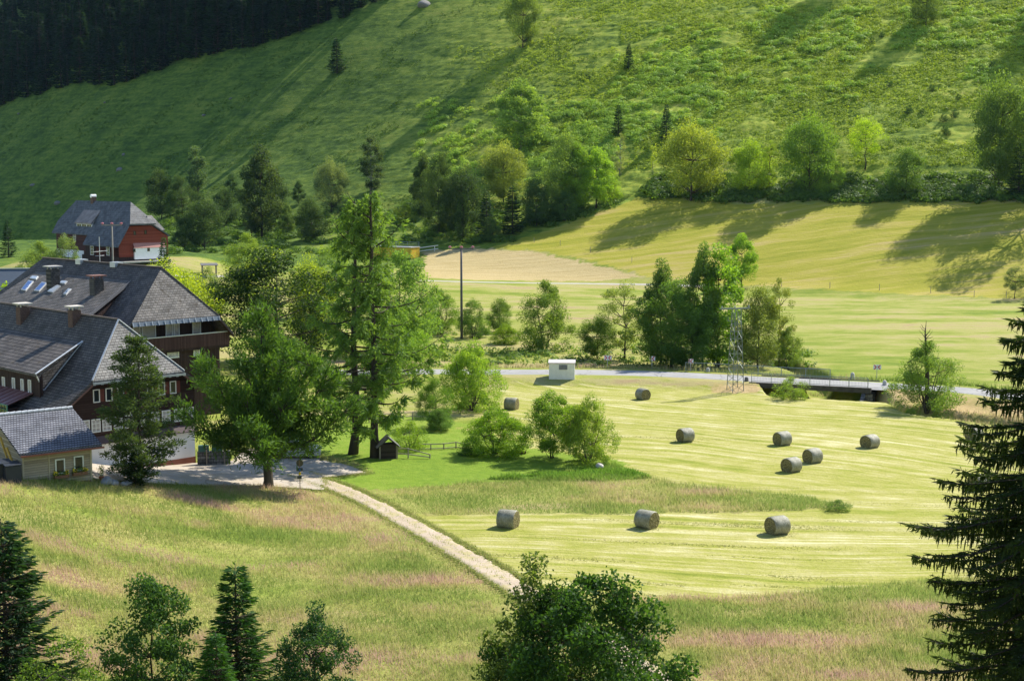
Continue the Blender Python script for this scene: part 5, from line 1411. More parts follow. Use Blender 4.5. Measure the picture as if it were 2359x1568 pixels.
# --- lawn and stream side
tree('ball', 'willow_bush', 1088, 945, 782, (.125, .20, .038), 'big bright willow bush between the larches and the white transformer box', wide=.68)
tree('dense', 'elder_tree', 1003, 985, 866, (.060, .115, .022), 'dark leafy elder beneath the bright willow bush', wide=.8)
tree('round2', 'apple_tree', 1011, 992, 940, (.07, .13, .04), 'small apple tree with a thin trunk on the lawn', wide=1.5)
tree('bush1', 'shrub', 945, 1035, 968, (.13, .21, .03), 'light airy shrub just behind the well house', wide=.85, cat='shrub')
tree('ball', 'rounded_bush', 1140, 1045, 934, (.115, .205, .022), 'wide rounded bush by the rail fence at the lawn edge', wide=1.12, cat='bush')
tree('bush2', 'dark_bush', 1085, 1048, 1000, (.045, .10, .022), 'small dark bush at the left foot of the wide rounded bush', wide=.8, cat='bush')
tree('balltree', 'alder_tree', 1272, 1054, 899, (.105, .185, .028), 'left and darker of the two small trees on the lawn corner', wide=.98)
tree('ball', 'alder_tree', 1354, 1066, 905, (.135, .205, .042), 'right, paler multi-stemmed one of the two small trees by the white boulder', wide=.60)
# --- bushes along the stream beyond the road
G = 'bushes along the stream beyond the road'
tree('willow1', 'stream_bush', 1016, 770, 668, (.085, .145, .030), 'leftmost stream bush, beside the tall lamp pole on its left', wide=.95, cat='bush', group=G)
tree('willow2', 'stream_bush', 1090, 778, 688, (.062, .115, .028), 'dark stream bush just right of the tall pole', wide=.85, cat='bush', group=G)
tree('round2', 'stream_bush', 1150, 765, 684, (.075, .125, .035), 'stream bush behind the low rounded bush', wide=.95, cat='bush', group=G)
tree('ball', 'stream_bush', 1162, 792, 744, (.105, .165, .020), 'low rounded yellow-green bush in front of the stream bushes', wide=1.15, cat='bush', group=G)
tree('willow1', 'stream_willow', 1254, 806, 645, (.085, .135, .034), 'tall wide willow standing alone above the white transformer box', wide=.80, group=G)
tree('round1', 'stream_tree', 1376, 826, 722, (.060, .110, .022), 'small dark tree left of the double red and white arrow sign', wide=.95, group=G)
tree('airy1', 'willow_tree', 1438, 828, 645, (.115, .155, .055), 'airy grey willow with bare forked limbs beside the small dark tree', wide=.95, group=G)
tree('dense', 'alder_tree', 1545, 845, 640, (.058, .112, .028), 'massive dark alder in the clump beyond the road', wide=1.0, group=G)
tree('oval1', 'birch_tree', 1522, 838, 598, (.070, .115, .035), 'pointed tree rising behind the left of the dark alder clump', wide=.7, group=G)
tree('oval2', 'alder_tree', 1618, 846, 560, (.062, .110, .036), 'grey-green alder in the middle of the clump, tall slender top', wide=.52, group=G)
tree('column1', 'poplar_tree', 1652, 845, 562, (.10, .18, .03), 'upright fresh green poplar behind the lattice mast', wide=1.0, group=G)
tree('oval2', 'maple_tree', 1708, 662, 538, (.115, .200, .032), 'bright green young maple standing free on the slope above the clump', wide=1.0, group=None)
tree('dense', 'alder_tree', 1592, 848, 700, (.062, .12, .034), 'lower dark alder filling the middle of the clump at road level', wide=1.15, group=G)
tree('round2', 'willow_tree', 1745, 848, 655, (.080, .110, .035), 'brownish olive willow right of the lattice mast', wide=.72, group=G)
tree('airy2', 'willow_tree', 1792, 842, 640, (.12, .15, .05), 'half-bare willow with upright thin stems at the right of the clump', wide=.7, group=G)
tree('willow1', 'willow_bush', 1815, 850, 752, (.080, .125, .034), 'lowest willow bush at the right end of the clump by the railing', wide=.75, group=G)
tree('bush1', 'shrub', 1822, 904, 866, (.12, .18, .045), 'small light shrub growing in front of the bridge opening', wide=1.0, cat='shrub', D=150.5)
tree('willow1', 'willow_tree', 2135, 947, 785, (.090, .150, .040), 'spreading willow around a dead leafless top right of the bridge', wide=1.0)
tree('lollipop', 'young_tree', 2337, 688, 610, (.075, .105, .060), 'small lone round tree at the right edge of the slope', wide=.85)
# --- treeline above the mown slope, right half
tree('round1', 'ash_tree', 1590, 462, 276, (.115, .150, .036), 'large yellowish thin-crowned ash above the mown slope', wide=.95)
tree('round2', 'ash_tree', 1725, 448, 320, (.115, .180, .028), 'low bright green ash right of the yellowish ash', wide=1.0)
tree('airy2', 'ash_sapling', 1772, 445, 325, (.12, .18, .03), 'slim sapling between the low bright ash and the biggest maple', wide=.8)
tree('round1', 'maple_tree', 1862, 445, 260, (.066, .120, .030), 'biggest full-crowned maple in the middle of the right treeline', wide=.85)
tree('willow2', 'maple_bush', 1905, 448, 350, (.085, .145, .040), 'bushy lower growth at the right foot of the biggest maple', wide=.8)
tree('lollipop', 'sycamore_tree', 1992, 388, 268, (.150, .225, .025), 'round bright tree on a bare trunk, alone above the treeline', wide=.92)
tree('round2', 'beech_tree', 2085, 452, 338, (.050, .095, .030), 'dark compact beech between the bright round tree and the right edge', wide=1.0)
tree('round1', 'beech_tree', 2300, 438, 168, (.058, .098, .034), 'very tall dark beech near the right edge of the treeline', wide=.62)
tree('dense', 'beech_tree', 2365, 450, 215, (.060, .105, .036), 'tall beech cut by the right edge of the photo', wide=.65)
tree('spruce2', 'spruce_tree', 2345, 456, 330, SPR, 'black-green spruce under the tall beeches at the right edge', wide=1.4)
# --- treeline, centre
tree('oval1', 'poplar_tree', 1200, 345, 184, (.105, .165, .052), 'big broad pale poplar rising alone over the central thicket', wide=1.3, bark=BIRCHBARK)
tree('round1', 'birch_tree', 1160, 470, 325, (.105, .135, .045), 'olive birch with thin grey stems below the big poplar', wide=.9)
tree('round2', 'birch_tree', 1302, 488, 303, (.075, .120, .042), 'tall grey-green rounded birch right of the olive birch', wide=.72)
tree('oval2', 'ash_tree', 1372, 480, 340, (.105, .180, .030), 'fresh green ash at the right end of the central thicket', wide=1.0)
tree('oval1', 'ash_tree', 1330, 486, 330, (.09, .16, .03), 'green ash squeezed between the grey-green birch and the fresh green ash', wide=.8)
tree('willow2', 'hazel_bush', 1405, 462, 390, (.115, .185, .035), 'bright hazel bush at the outermost right of the central thicket', wide=.8, cat='bush')
tree('airy2', 'rowan_tree', 1428, 403, 308, (.115, .145, .085), 'thin silvery rowan on a pale stem above the central thicket', wide=.85, bark=BIRCHBARK)
tree('sapling', 'birch_sapling', 1503, 413, 336, (.15, .20, .04), 'smallest thin sapling beside the yellowish ash', wide=.7, bark=BIRCHBARK)
tree('column1', 'birch_tree', 855, 438, 312, (.050, .080, .040), 'narrow upright birch standing alone on the slope above the larches', wide=1.1, bark=BIRCHBARK)
tree('round1', 'alder_tree', 1065, 545, 380, (0.034, 0.062, 0.026), 'dark alder in the shaded middle of the thicket', wide=.75)
tree('dense', 'alder_tree', 1010, 540, 350, (0.043, 0.074, 0.028), 'dusky two-topped alder at the left of the thicket', wide=.55)
tree('oval1', 'alder_tree', 975, 500, 352, (0.050, 0.081, 0.028), 'slim alder on the far left of the central thicket', wide=.65)
tree('cypress', 'cypress_tree', 1065, 556, 448, (.050, .090, .035), 'pointed cypress-like conifer in front of the shaded thicket', wide=1.0)
tree('spruce1', 'spruce_tree', 1120, 552, 440, (.022, .050, .026), 'blackish spruce right of the pointed cypress', wide=1.3)
tree('spruce2', 'spruce_tree', 1180, 538, 430, (.022, .048, .024), 'second blackish spruce, below the olive birch', wide=1.5)
tree('willow2', 'hazel_bush', 1130, 556, 498, (.05, .09, .035), 'dim hazel bush at the foot of the blackish spruces', wide=.8, cat='bush')
tree('round2', 'alder_tree', 1235, 520, 408, (.045, .085, .036), 'shadowed alder under the tall grey-green birch', wide=.9)
tree('willow1', 'hazel_bush', 1300, 508, 440, (.05, .095, .036), 'dark hazel at the shaded lower rim of the thicket', wide=1.0, cat='bush')
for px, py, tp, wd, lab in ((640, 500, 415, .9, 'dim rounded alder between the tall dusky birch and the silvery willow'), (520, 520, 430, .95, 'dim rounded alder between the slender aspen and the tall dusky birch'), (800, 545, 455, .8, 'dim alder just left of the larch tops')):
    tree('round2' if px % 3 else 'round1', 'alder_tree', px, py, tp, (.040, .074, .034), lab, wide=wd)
tree('bush1', 'shrub', 932, 512, 470, (.12, .165, .03), 'small yellow-green shrub left of the shaded thicket', wide=.8, cat='shrub')
# --- treeline, left and dim
tree('round1', 'silver_willow', 762, 490, 362, SIL, 'silvery willow catching light at the right of the dim left trees', wide=.72)
tree('oval1', 'birch_tree', 603, 545, 335, (0.046, 0.074, 0.031), 'tall dusky birch in the middle of the dim left trees', wide=.85)
tree('column1', 'aspen_tree', 455, 470, 338, (.065, .110, .062), 'slender aspen left of the tall dusky birch', wide=1.05)
tree('round2', 'alder_tree', 372, 505, 388, (0.037, 0.065, 0.028), 'dark alder nearest the red farmhouse roof', wide=.85)
tree('dense', 'alder_tree', 420, 520, 405, (0.034, 0.062, 0.026), 'dark alder beside the one nearest the farmhouse', wide=.75)
tree('round1', 'alder_tree', 472, 575, 450, (0.040, 0.071, 0.032), 'broad dim alder right of the red farmhouse gable', wide=.9)
tree('airy1', 'dead_willow', 580, 548, 458, (.075, .095, .065), 'greyish half-dead willow below the tall dusky birch', wide=.9)
tree('oval2', 'birch_tree', 663, 545, 468, (.065, .105, .045), 'short birch right of the greyish willow', wide=.8)
tree('round2', 'alder_tree', 718, 555, 455, (0.034, 0.062, 0.025), 'dark alder behind the top of the larches', wide=1.0)
tree('willow1', 'alder_bush', 425, 575, 500, (.04, .075, .04), 'dim low bush against the farmhouse gable', wide=.8, cat='bush')
tree('oval2', 'aspen_tree', 688, 470, 415, (.055, .10, .05), 'small dim aspen uphill of the silvery willow', wide=.9)
tree('oval1', 'aspen_tree', 535, 470, 398, (.05, .095, .05), 'little dusky aspen uphill between the slender aspen and the tall birch', wide=.9)
tree('willow2', 'lilac_bush', 152, 590, 540, (.09, .13, .06), 'greyish bush against the white corner of the farmhouse', wide=.65, cat='bush', D=262)
tree('spruce1', 'small_spruce', 378, 602, 545, (.03, .065, .03), 'small spruce at the right corner of the farmhouse', wide=1.0, D=268)
tree('spruce1', 'small_spruce', 20, 592, 505, (.022, .052, .028), 'dark small spruce on the grass left of the farmhouse', wide=1.25)
tree('willow1', 'shrub', 88, 612, 555, (.105, .155, .05), 'light green shrub left of the farmhouse', wide=.9, cat='shrub', D=262)
# --- lone trees on the hillside
tree('spruce1', 'hill_spruce', 1448, 160, 102, SPR, 'lone dark spruce high on the bright hillside with a slanting shadow', wide=1.25)
tree('spruce2', 'hill_spruce', 1424, 312, 243, SPR, 'hillside spruce just above the silvery rowan', wide=1.35)
tree('spruce1', 'hill_spruce', 1534, 322, 240, SPR, 'hillside spruce above the yellowish ash', wide=1.1)
tree('spruce2', 'hill_spruce', 776, 168, 90, (.018, .045, .026), 'dark bushy spruce on the shaded upper hillside', wide=1.7)
tree('round1', 'hill_birch', 1203, 112, -40, (.085, .125, .045), 'tall birch cut by the top of the photo above the poplar', wide=.62)
tree('round2', 'hill_birch', 2132, 58, -70, (.060, .095, .036), 'dark birch cut by the top edge casting the longest hillside shadow', wide=.72)
tree('round1', 'hill_birch', 1940, -30, -170, (.060, .095, .036), 'hillside birch beyond the top edge, only its shadow seen', wide=.8)
tree('round2', 'hill_birch', 2470, 20, -150, (.060, .095, .036), 'hillside birch beyond the right edge, only its shadow seen', wide=.9)
for px, py, top_, lab in ((2450, 470, 150, 'beech beyond the right edge, nearest the frame, known by its shadow'), (2640, 500, 140, 'outermost beech beyond the right edge, known by its shadow')):
    tree('airy1', 'beech_tree', px, py, top_, (.05, .09, .03), lab, wide=.85)
tree('bush1', 'weed_clump', 1930, 1174, 1150, (.075, .14, .03), 'dark weed clump at the pointed right end of the unmown strip', wide=1.6, cat='weeds')
J = 'juniper bushes on the bright hillside'
for px, py, hh in [(2092, 262, 15), (2123, 264, 11), (2173, 280, 14), (2197, 270, 15), (2176, 303, 11), (2180, 311, 13), (2146, 212, 13), (2208, 230, 10), (2050, 200, 9), (2008, 100, 11), (2030, 86, 10), (2260, 168, 14), (2285, 158, 12)]:
    tree('bush2', 'juniper_bush', px, py, py - hh * 1.35, (.032, .07, .024), 'little round juniper bush dotting the bright right hillside', wide=.75, cat='bush', group=J)
# --- foreground, feet below the frame
tree('spruce_near2', 'foreground_spruce', 22, 1700, 1195, (.016, .042, .020), 'dense dark conifer filling the bottom left corner', D=56, wide=1.15)
tree('near_bush', 'foreground_willow', 165, 1700, 1455, (.080, .140, .030), 'low light green willow between the corner conifer and the rowan', D=54, wide=.95, cat='bush')
tree('near_tall', 'rowan_tree', 352, 1700, 1318, (.040, .088, .030), 'tall loose rowan in the bottom left foreground', D=57, wide=.95)
tree('spruce_near', 'foreground_spruce', 550, 1700, 1296, (.022, .062, .015), 'pointed fresh green spruce in the bottom foreground', D=58, wide=1.35)
tree('spruce_near', 'foreground_spruce', 502, 1700, 1452, (.032, .085, .020), 'smaller spruce in front of the pointed one', D=54, wide=1.25, rz=2.2)
tree('near_egg', 'foreground_maple', 727, 1700, 1380, (.028, .068, .030), 'egg-shaped dark leafy tree in the bottom foreground', D=57, wide=.95)
tree('near_birch', 'foreground_birch', 1225, 1745, 1262, (.060, .095, .028), 'thin fine-leaved birch leaning over the path', D=50, wide=1.0)
tree('near_maple', 'foreground_maple', 1378, 1760, 1312, (.027, .066, .018), 'wide large-leaved maple at the bottom centre covering the path', D=48, wide=1.0)
tree('near_maple', 'foreground_maple', 1285, 1755, 1335, (.022, .054, .016), 'second large-leaved maple crown filling in behind the fine-leaved birch', D=49.5, wide=.8, rz=2.5)
tree('near_bush', 'foreground_birch', 1190, 1760, 1480, (.05, .09, .026), 'low fine-leaved growth at the left foot of the wide maple', D=49, wide=.9)
# --- spruce forest on the shaded hill
FG = 'spruces of the dark forest'
fl = np.array([(-400, 330), (-60, 268), (0, 250), (100, 218), (200, 196), (260, 200), (330, 178), (420, 142), (500, 128), (600, 108), (700, 74), (800, 40), (870, 6), (960, -30), (1060, -60), (1180, -90), (1300, -130)], float)
fx = np.arange(-215, 1301, 25.0)
fr = np.random.default_rng(5)
cnt = 0
for row in range(8):
    for x in fx:
        y = np.interp(x, fl[:, 0], fl[:, 1]) - 3 - fr.uniform(0, 6)
        if x > 900 or (x > 240 and row > 4): continue
        p, d = ground(x + fr.uniform(-9, 9), y)
        L = p[0]
        if not np.isfinite(d[0]) or d[0] > 880: continue
        g = np.array([.45, .9]) * row * 11.0 + fr.normal(0, 1.6, 2) * (row > 0)
        X, Y = L[0] + g[0] - row * 1.5, L[1] + g[1]
        z = float(terrain(X, Y)); D = Y
        h = fr.uniform(17, 27) * (1 - .5 * min(1, max(0, (x - 480) / 380))) * (.75 if row == 0 and fr.random() < .35 else 1)
        ytop = 784 - F * math.tan(math.atan2(z + h - CAMZ, Y) + PITCH)
        yb = 784 - F * math.tan(math.atan2(z - CAMZ, Y) + PITCH)
        if yb < -25 and x < 860: continue
        if cnt >= 296: continue
        if 784 + F * 0 > 0 and 1179 + F * (X / Y) < -60: continue
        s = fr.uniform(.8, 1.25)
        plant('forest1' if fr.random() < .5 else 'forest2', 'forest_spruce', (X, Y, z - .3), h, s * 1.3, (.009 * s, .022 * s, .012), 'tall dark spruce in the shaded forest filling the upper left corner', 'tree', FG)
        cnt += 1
print('forest', cnt)
# --- the big near spruce at the right edge
def near_spruce():
    T = Tree(91); r = T.r
    H = 13.4
    T.w.tube([(0, 0, -.3), (0, 0, H * .5), (0, 0, H)], [.22, .13, .02], 10)
    nwh = 34
    for i in range(nwh):
        h = 2.0 + (H - 2.3) * i / (nwh - 1) + r.uniform(-.12, .12)
        below = H - h
        R = min(.42 * below + .08, 2.4)
        for k in range(8):
            a = 2 * math.pi * k / 8 + r.uniform(-.4, .4) + i
            L = R * r.uniform(.72, 1.1)
            dv = np.array([math.cos(a), math.sin(a), 0]); sd = np.array([-math.sin(a), math.cos(a), 0])
            t = np.linspace(0, 1, 9)
            p = dv * (L * t)[:, None]; p[:, 2] = h + L * (.10 * t - .42 * t * t + .26 * t ** 4) 
            p += sd * (r.normal(0, .05) * L * t ** 2)[:, None]
            T.w.tube(p, np.linspace(.032, .010, 9) * (L / 3 + .3), 5, False)
            m = int(16 + 40 * L)
            tt = r.uniform(.12, 1, m)
            q = np.stack([np.interp(tt, t, p[:, j]) for j in range(3)], -1)
            side = np.where(r.random(m) < .5, 1, -1)[:, None]
            # comb-like twigs: out sideways, then hanging
            hang = r.uniform(.10, .42, m) * (1.1 - .65 * tt)
            flat = r.random(m) < .33
            l1 = r.uniform(.04, .20, m) * (.4 + .6 * (L / 3))
            e1 = q + (dv * .45 + sd * side) * l1[:, None]
            hd = np.where(flat[:, None], dv * .75 + sd * side * .55 + np.array([0, 0, -.12]), dv * .15 + np.array([0, 0, -1.]))
            e2 = e1 + hd * hang[:, None] + r.normal(0, .03, (m, 3))
            for A, B, wd in ((q, e1, .016), (e1, e2, .017)):
                dd = B - A; ln = np.linalg.norm(dd, axis=1)
                for s2 in range(2):
                    T.sprays(A, dd, ln * 1.25, wd, tint=.35 + .3 * tt, side=np.array([math.cos(a + s2 * 1.57), math.sin(a + s2 * 1.57), .15]) * np.ones((m, 1)))
            # needle fuzz
            mf = m * 7
            ii = r.integers(0, m, mf); f = r.random(mf)[:, None]
            c = e1[ii] + (e2[ii] - e1[ii]) * f
            T.sprays(c, r.normal(0, 1, (mf, 3)) + np.array([0, 0, -.5]), .060, .007, tint=np.full(mf, .45))
            # upturned forked finger tips
            mt = 9
            tq = r.uniform(.72, 1.0, mt); c = np.stack([np.interp(tq, t, p[:, j]) for j in range(3)], -1)
            T.sprays(c, dv + sd * r.uniform(-.9, .9, (mt, 1)) + np.array([0, 0, .18]), .26, .022, tint=np.full(mt, .6))
            mb = int(30 * L)
            tb = r.uniform(.2, 1, mb); c = np.stack([np.interp(tb, t, p[:, j]) for j in range(3)], -1)
            T.sprays(c, dv * .5 + r.normal(0, .7, (mb, 3)), .11, .010, tint=np.full(mb, .5))
    return T.done('near_spruce')
PROTO['near_spruce'] = near_spruce()
b = P(2432, 784, 28.0); zb = float(terrain(b[0], b[1]))
ns = plant('near_spruce', 'foreground_spruce', (b[0], b[1], zb), 1.0, 1.0, (.020, .036, .015), 'big near-black spruce with hanging twigs along the right edge', 'tree', None, rz=.5)
# ------------------------------------------------------------------ grass and scrub nobody could count
def grass_material(name, stops):
    k = NT(name); at = k.n('ShaderNodeAttribute', attribute_name='tint')
    c = k.ramp(at.outputs['Fac'], stops)
    k.color(c); k.set(.7, .2)
    t = k.n('ShaderNodeBsdfTranslucent'); k.l(c, t.inputs[0])
    m = k.n('ShaderNodeMixShader'); m.inputs[0].default_value = .5
    k.l(k.b.outputs[0], m.inputs[1]); k.l(t.outputs[0], m.inputs[2]); k.l(m.outputs[0], k.out.inputs['Surface'])
    return k.m
MEADOW_STOPS = [(.12, (.235, .315, .07)), (.34, (.37, .385, .115)), (.52, (.50, .43, .19)), (.68, (.54, .40, .25)), (.92, (.53, .33, .29))]
def blades(name, x, y, h, wd, tint, mt, label=None, lean=.35, seed=3):
    r = np.random.default_rng(seed); n = len(x)
    z = terrain(x, y) - .03
    a = r.uniform(0, 2 * math.pi, n)
    lx, ly = r.normal(-.12, lean, n) * h, r.normal(-.05, lean, n) * h
    c = np.stack([x, y, z], -1); s = np.stack([np.cos(a), np.sin(a), np.zeros(n)], -1) * wd[:, None] / 2
    tip = c + np.stack([lx, ly, h], -1)
    V = np.stack([c - s, c + s, tip], 1).reshape(-1, 3)
    t = np.stack([np.clip(tint - .22, 0, 1), np.clip(tint - .22, 0, 1), np.clip(tint + .10, 0, 1)], 1).ravel()
    me = make_mesh(name, V, None, np.arange(n * 3).reshape(-1, 3), {'tint': t})
    return tag(link(name, me, mt), kind='stuff')
def scatter(n, y0, y1, seed, side=.40):
    r = np.random.default_rng(seed)
    y = y0 + (y1 - y0) * r.random(n) ** 1.15
    x = r.uniform(-side, side, n) * y
    return x, y, r
x, y, r = scatter(620000, 52, 121, 61)
z = zones(x, y)
inyard = inpoly(x, y, Z_YARD)
dp = dist_line(x, y, PATHC[::4]); dr = road_dist(x, y)
k = z['meadow'] & ~inyard & (dp > 1.25) & (dr > 4)
x, y = x[k], y[k]
tn = .60 * vnoise(x / 7, y / 2.6, 31) + .25 * vnoise(x / 2.2, y / 1.2, 32) + .15 * vnoise(x * 1.4, y * 1.4, 33)
tn = np.clip((tn - .5) * 1.6 + .48 + r.normal(0, .10, len(x)), 0, 1)
tn = np.clip(tn - .20 * z['strip'][k] - .12 * (x > 2) * ~z['strip'][k], 0, 1)
hh = r.uniform(.18, .48, len(x)) * (.6 + .8 * vnoise(x / 3, y / 3, 34)) * np.where(dp[k] < 2.6, .5, 1)
blades('meadow_grass', x, y, hh, r.uniform(.022, .050, len(x)), tn, grass_material('meadow_grass', MEADOW_STOPS))
r = np.random.default_rng(71)
ii = r.integers(0, len(PATHC), 26000); sg = np.where(r.random(26000) < .5, 1, -1)
dd = np.gradient(PATHC, axis=0); dd /= np.linalg.norm(dd, axis=1)[:, None]
o_ = (.98 + r.normal(.05, .20, 26000)) * sg
x = PATHC[ii, 0] - dd[ii, 1] * o_; y = PATHC[ii, 1] + dd[ii, 0] * o_
jj = r.integers(0, len(Z_YARD), 16000); f_ = r.random(16000)[:, None]
e_ = Z_YARD[jj] * (1 - f_) + Z_YARD[(jj + 1) % len(Z_YARD)] * f_ + r.normal(0, .22, (16000, 2))
ic = r.integers(0, len(PATHC), 1500); oc = r.normal(0, .16, 1500)
x = np.r_[x, PATHC[ic, 0] - dd[ic, 1] * oc]; y = np.r_[y, PATHC[ic, 1] + dd[ic, 0] * oc]
x = np.r_[x, e_[:, 0]]; y = np.r_[y, e_[:, 1]]
ky = (y < 113); x, y = x[ky], y[ky]
blades('edge_grass', x, y, r.uniform(.08, .26, len(x)), r.uniform(.025, .06, len(x)), np.clip(.30 + r.normal(0, .14, len(x)), 0, 1), bpy.data.materials['meadow_grass'], seed=9)
# tall pale verge grass along the road and the stream, short grass at the yard edge
x, y, r = scatter(160000, 118, 215, 62)
dr = road_dist(x, y); ds = stream_dist(x, y)
z = zones(x, y)
beyond = np.interp(x, ROADC[:, 0], ROADC[:, 1]) < y
k = ((dr > 3.4) & (dr < 6.5) & beyond) | ((ds < 3.2) & (ds > 1.2) & ~beyond & (dr > 4) & (x > 41))
x, y = x[k], y[k]
tn = np.clip(.40 + (vnoise(x / 9, y / 5, 41) - .5) * 1.0 + r.normal(0, .1, len(x)), 0, 1)
blades('verge_grass', x, y, r.uniform(.25, .75, len(x)) * np.where(dr[k] < 6.5, 1.1, .7), r.uniform(.06, .13, len(x)), tn, grass_material('verge_grass', [(.1, (.14, .22, .03)), (.4, (.27, .31, .08)), (.6, (.40, .36, .16)), (.85, (.36, .25, .15))]), seed=5)
# lush weeds at the corner of the lawn
wp = world_poly([(1120, 1103), (1250, 1092), (1340, 1078), (1420, 1071), (1500, 1101), (1380, 1108)])
r = np.random.default_rng(63)
lo, hi = wp.min(0), wp.max(0)
x = r.uniform(lo[0], hi[0], 22000); y = r.uniform(lo[1], hi[1], 22000)
k = inpoly(x, y, wp); x, y = x[k], y[k]
tn = np.clip(.26 + (vnoise(x / 2, y / 1.2, 51) - .5) * .5 + r.normal(0, .08, len(x)), 0, 1)
blades('lawn_weeds', x, y, r.uniform(.12, .6, len(x)) * (.15 + 1.1 * vnoise(x / 1.5, y / 1.5, 52)), r.uniform(.06, .14, len(x)), tn, grass_material('lawn_weeds', [(.1, (.15, .29, .03)), (.4, (.26, .38, .06)), (.7, (.42, .42, .14))]), seed=6)
# windrows and missed tufts on the mown field
x, y, r = scatter(420000, 72, 165, 64)
z = zones(x, y)
ln = vnoise(x / 26, (y + .17 * x) * 1.25 + 2.5 * vnoise(x / 30, y / 30, 72), 71)
k = z['mown'] & (ln > .68) & (road_dist(x, y) > 4.5)
x, y = x[k], y[k]
blades('hay_stubble', x, y, r.uniform(.03, .10, len(x)), r.uniform(.04, .09, len(x)), np.clip(.48 + r.normal(0, .16, len(x)), 0, 1), grass_material('hay_stubble', [(.1, (.22, .27, .05)), (.45, (.42, .41, .13)), (.8, (.56, .50, .25))]), lean=1.2, seed=7)
# loose hay lying about the bales
r = np.random.default_rng(73)
bx_, by_ = [], []
for o in [q for q in bpy.data.objects if q.name.startswith('hay_bale')]:
    n_ = 420; a_ = r.uniform(0, 6.28, n_); d_ = np.abs(r.normal(.62, .34, n_)); bx_.append(o.location.x + np.cos(a_) * d_); by_.append(o.location.y - .05 + np.sin(a_) * d_)
x = np.concatenate(bx_); y = np.concatenate(by_)
blades('loose_hay', x, y, r.uniform(.04, .16, len(x)), r.uniform(.02, .05, len(x)), np.clip(.5 + r.normal(0, .2, len(x)), 0, 1), bpy.data.materials['hay_stubble'], lean=1.6, seed=8)
# bilberry, bracken and broom on the hill
def scrub(name, x, y, size, colr, seed, nper=14, leaf=.25, up=1.1):
    r = np.random.default_rng(seed); T = Tree(seed)
    z = terrain(x, y)
    n = len(x); c = np.stack([x, y, z], -1)
    i = np.repeat(np.arange(n), nper)
    d = unit(r.normal(size=(len(i), 3)) * np.array([1, 1, .8]) + np.array([0, 0, .25])) * (r.uniform(.3, 1, (len(i), 1)) ** .5)
    pos = c[i] + d * size[i][:, None] * np.array([1.25, 1.25, .75]) + np.array([0, 0, .35]) * size[i][:, None]
    T.leaves(pos, size[i].mean() * leaf, .6, tint=np.clip(.45 + .35 * d[:, 2] + (r.random(n)[i] - .5) * .4, 0, 1), up=up)
    me = make_mesh(name, np.concatenate(T.V), np.arange(T.n * 4).reshape(-1, 4), None, {'tint': np.concatenate(T.T)})
    o = tag(link(name, me, LEAF), kind='stuff'); o.color = (*colr, 1)
    return o
r = np.random.default_rng(65)
n = 190000
y = r.uniform(335, 600, n); x = r.uniform(-.40, .40, n) * y
z = zones(x, y)
u = .94 * y + .35 * x
dens = .55 * vnoise(x / 26, y / 22, 81) + .45 * vnoise(x / 7, y / 6, 82)
right = S((x + 70) / 80)
right = S((x + 25 + 30 * (dens - .5)) / 70)
k = z['hill'] & (u > 352) & (dens > .56 - .20 * right) & (y < 520) & (right > .05)
k &= r.random(n) < .1 + .9 * right
x, y = x[k], y[k]
sz = r.uniform(.28, .72, len(x)) * (.8 + .5 * (vnoise(x / 10, y / 10, 83)))
scrub('hillside_scrub', x, y, sz, (.19, .255, .036), 66, 15, .32)
# low dark tufts on the turf darkened for shade
n = 60000
y = r.uniform(330, 640, n); x = r.uniform(-.40, .12, n) * y
z = zones(x, y); dens2 = .5 * vnoise(x / 22, y / 9, 84) + .5 * vnoise(x / 5, y / 4, 85)
k = z['hill'] & (x < 25) & (.94 * y + .35 * x > 320) & (dens2 > .56)
x, y = x[k], y[k]
scrub('hillside_tufts', x, y, r.uniform(.20, .55, len(x)), (.040, .080, .016), 70, 14, .34, .8)
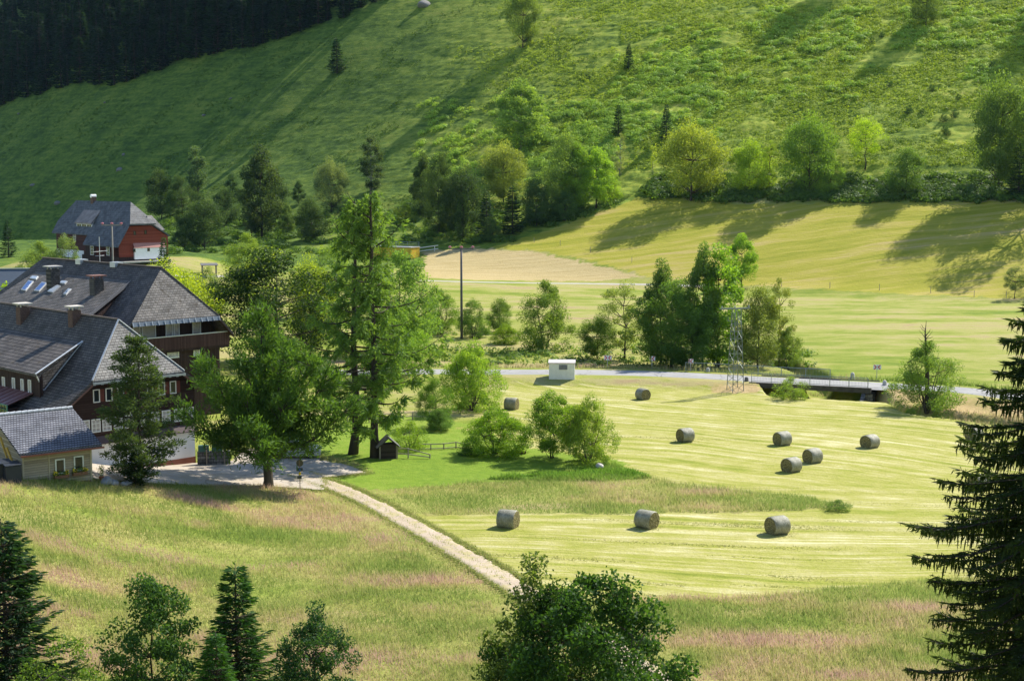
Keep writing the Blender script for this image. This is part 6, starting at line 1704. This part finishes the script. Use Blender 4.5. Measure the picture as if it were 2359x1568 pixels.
# tall bracken clumps in bands
pts = []
for px0, px1, py0, py1, m in [(1230, 1420, 235, 400, 190), (1420, 1660, 130, 330, 190), (1760, 2000, 20, 120, 90), (2060, 2358, 20, 110, 90), (1500, 2000, 60, 240, 120), (960, 1250, 230, 420, 100), (2220, 2300, 140, 190, 16)]:
    q, _ = ground(r.uniform(px0, px1, m), r.uniform(py0, py1, m)); pts.append(q)
pts = np.concatenate(pts)
gx = np.repeat(pts[:, 0], 3) + r.normal(0, 1.0, len(pts) * 3); gy = np.repeat(pts[:, 1], 3) + r.normal(0, .5, len(pts) * 3)
scrub('hillside_bracken', gx, gy, r.uniform(.65, 1.5, len(gx)), (.20, .30, .06), 67, 110, .165)
# undergrowth along the foot of the treeline
q, _ = ground(np.r_[r.uniform(1480, 2400, 330), r.uniform(1500, 2400, 300), r.uniform(900, 1440, 160), r.uniform(330, 760, 150)], np.r_[r.uniform(438, 466, 330), r.uniform(408, 450, 300), r.uniform(470, 560, 160), r.uniform(500, 585, 150)])
zz = zones(q[:, 0], q[:, 1]); k = ~zz['slope'] & ~zz['tan']
q = q[k]
scrub('treeline_undergrowth', np.repeat(q[:, 0], 2) + r.normal(0, .8, len(q) * 2), np.repeat(q[:, 1], 2) + r.normal(0, .6, len(q) * 2), r.uniform(.7, 1.7, len(q) * 2), (.060, .110, .026), 68, 110, .19, .3)
# reeds and weeds along the stream beyond the road
q, _ = ground(r.uniform(960, 1870, 260), r.uniform(800, 846, 260) - 30 * r.random(260) * 0)
q = q[road_dist(q[:, 0], q[:, 1]) > 4.5]
scrub('stream_undergrowth', q[:, 0], q[:, 1], r.uniform(.4, 1.0, len(q)), (.075, .13, .03), 69, 30)

# ------------------------------------------------------------------ air
hz = MB().box(-1700, 1700, -90, 1410, -6, 206).build('haze', None)
hm_ = bpy.data.materials.new('haze'); hm_.use_nodes = True
hm_.node_tree.nodes.clear()
_o = hm_.node_tree.nodes.new('ShaderNodeOutputMaterial'); _v = hm_.node_tree.nodes.new('ShaderNodeVolumePrincipled')
_v.inputs['Color'].default_value = (.40, .68, 1, 1); _v.inputs['Density'].default_value = .00002; _v.inputs['Anisotropy'].default_value = .2
hm_.node_tree.links.new(_v.outputs[0], _o.inputs['Volume'])
hz.data.materials.append(hm_)
tag(hz, kind='stuff')
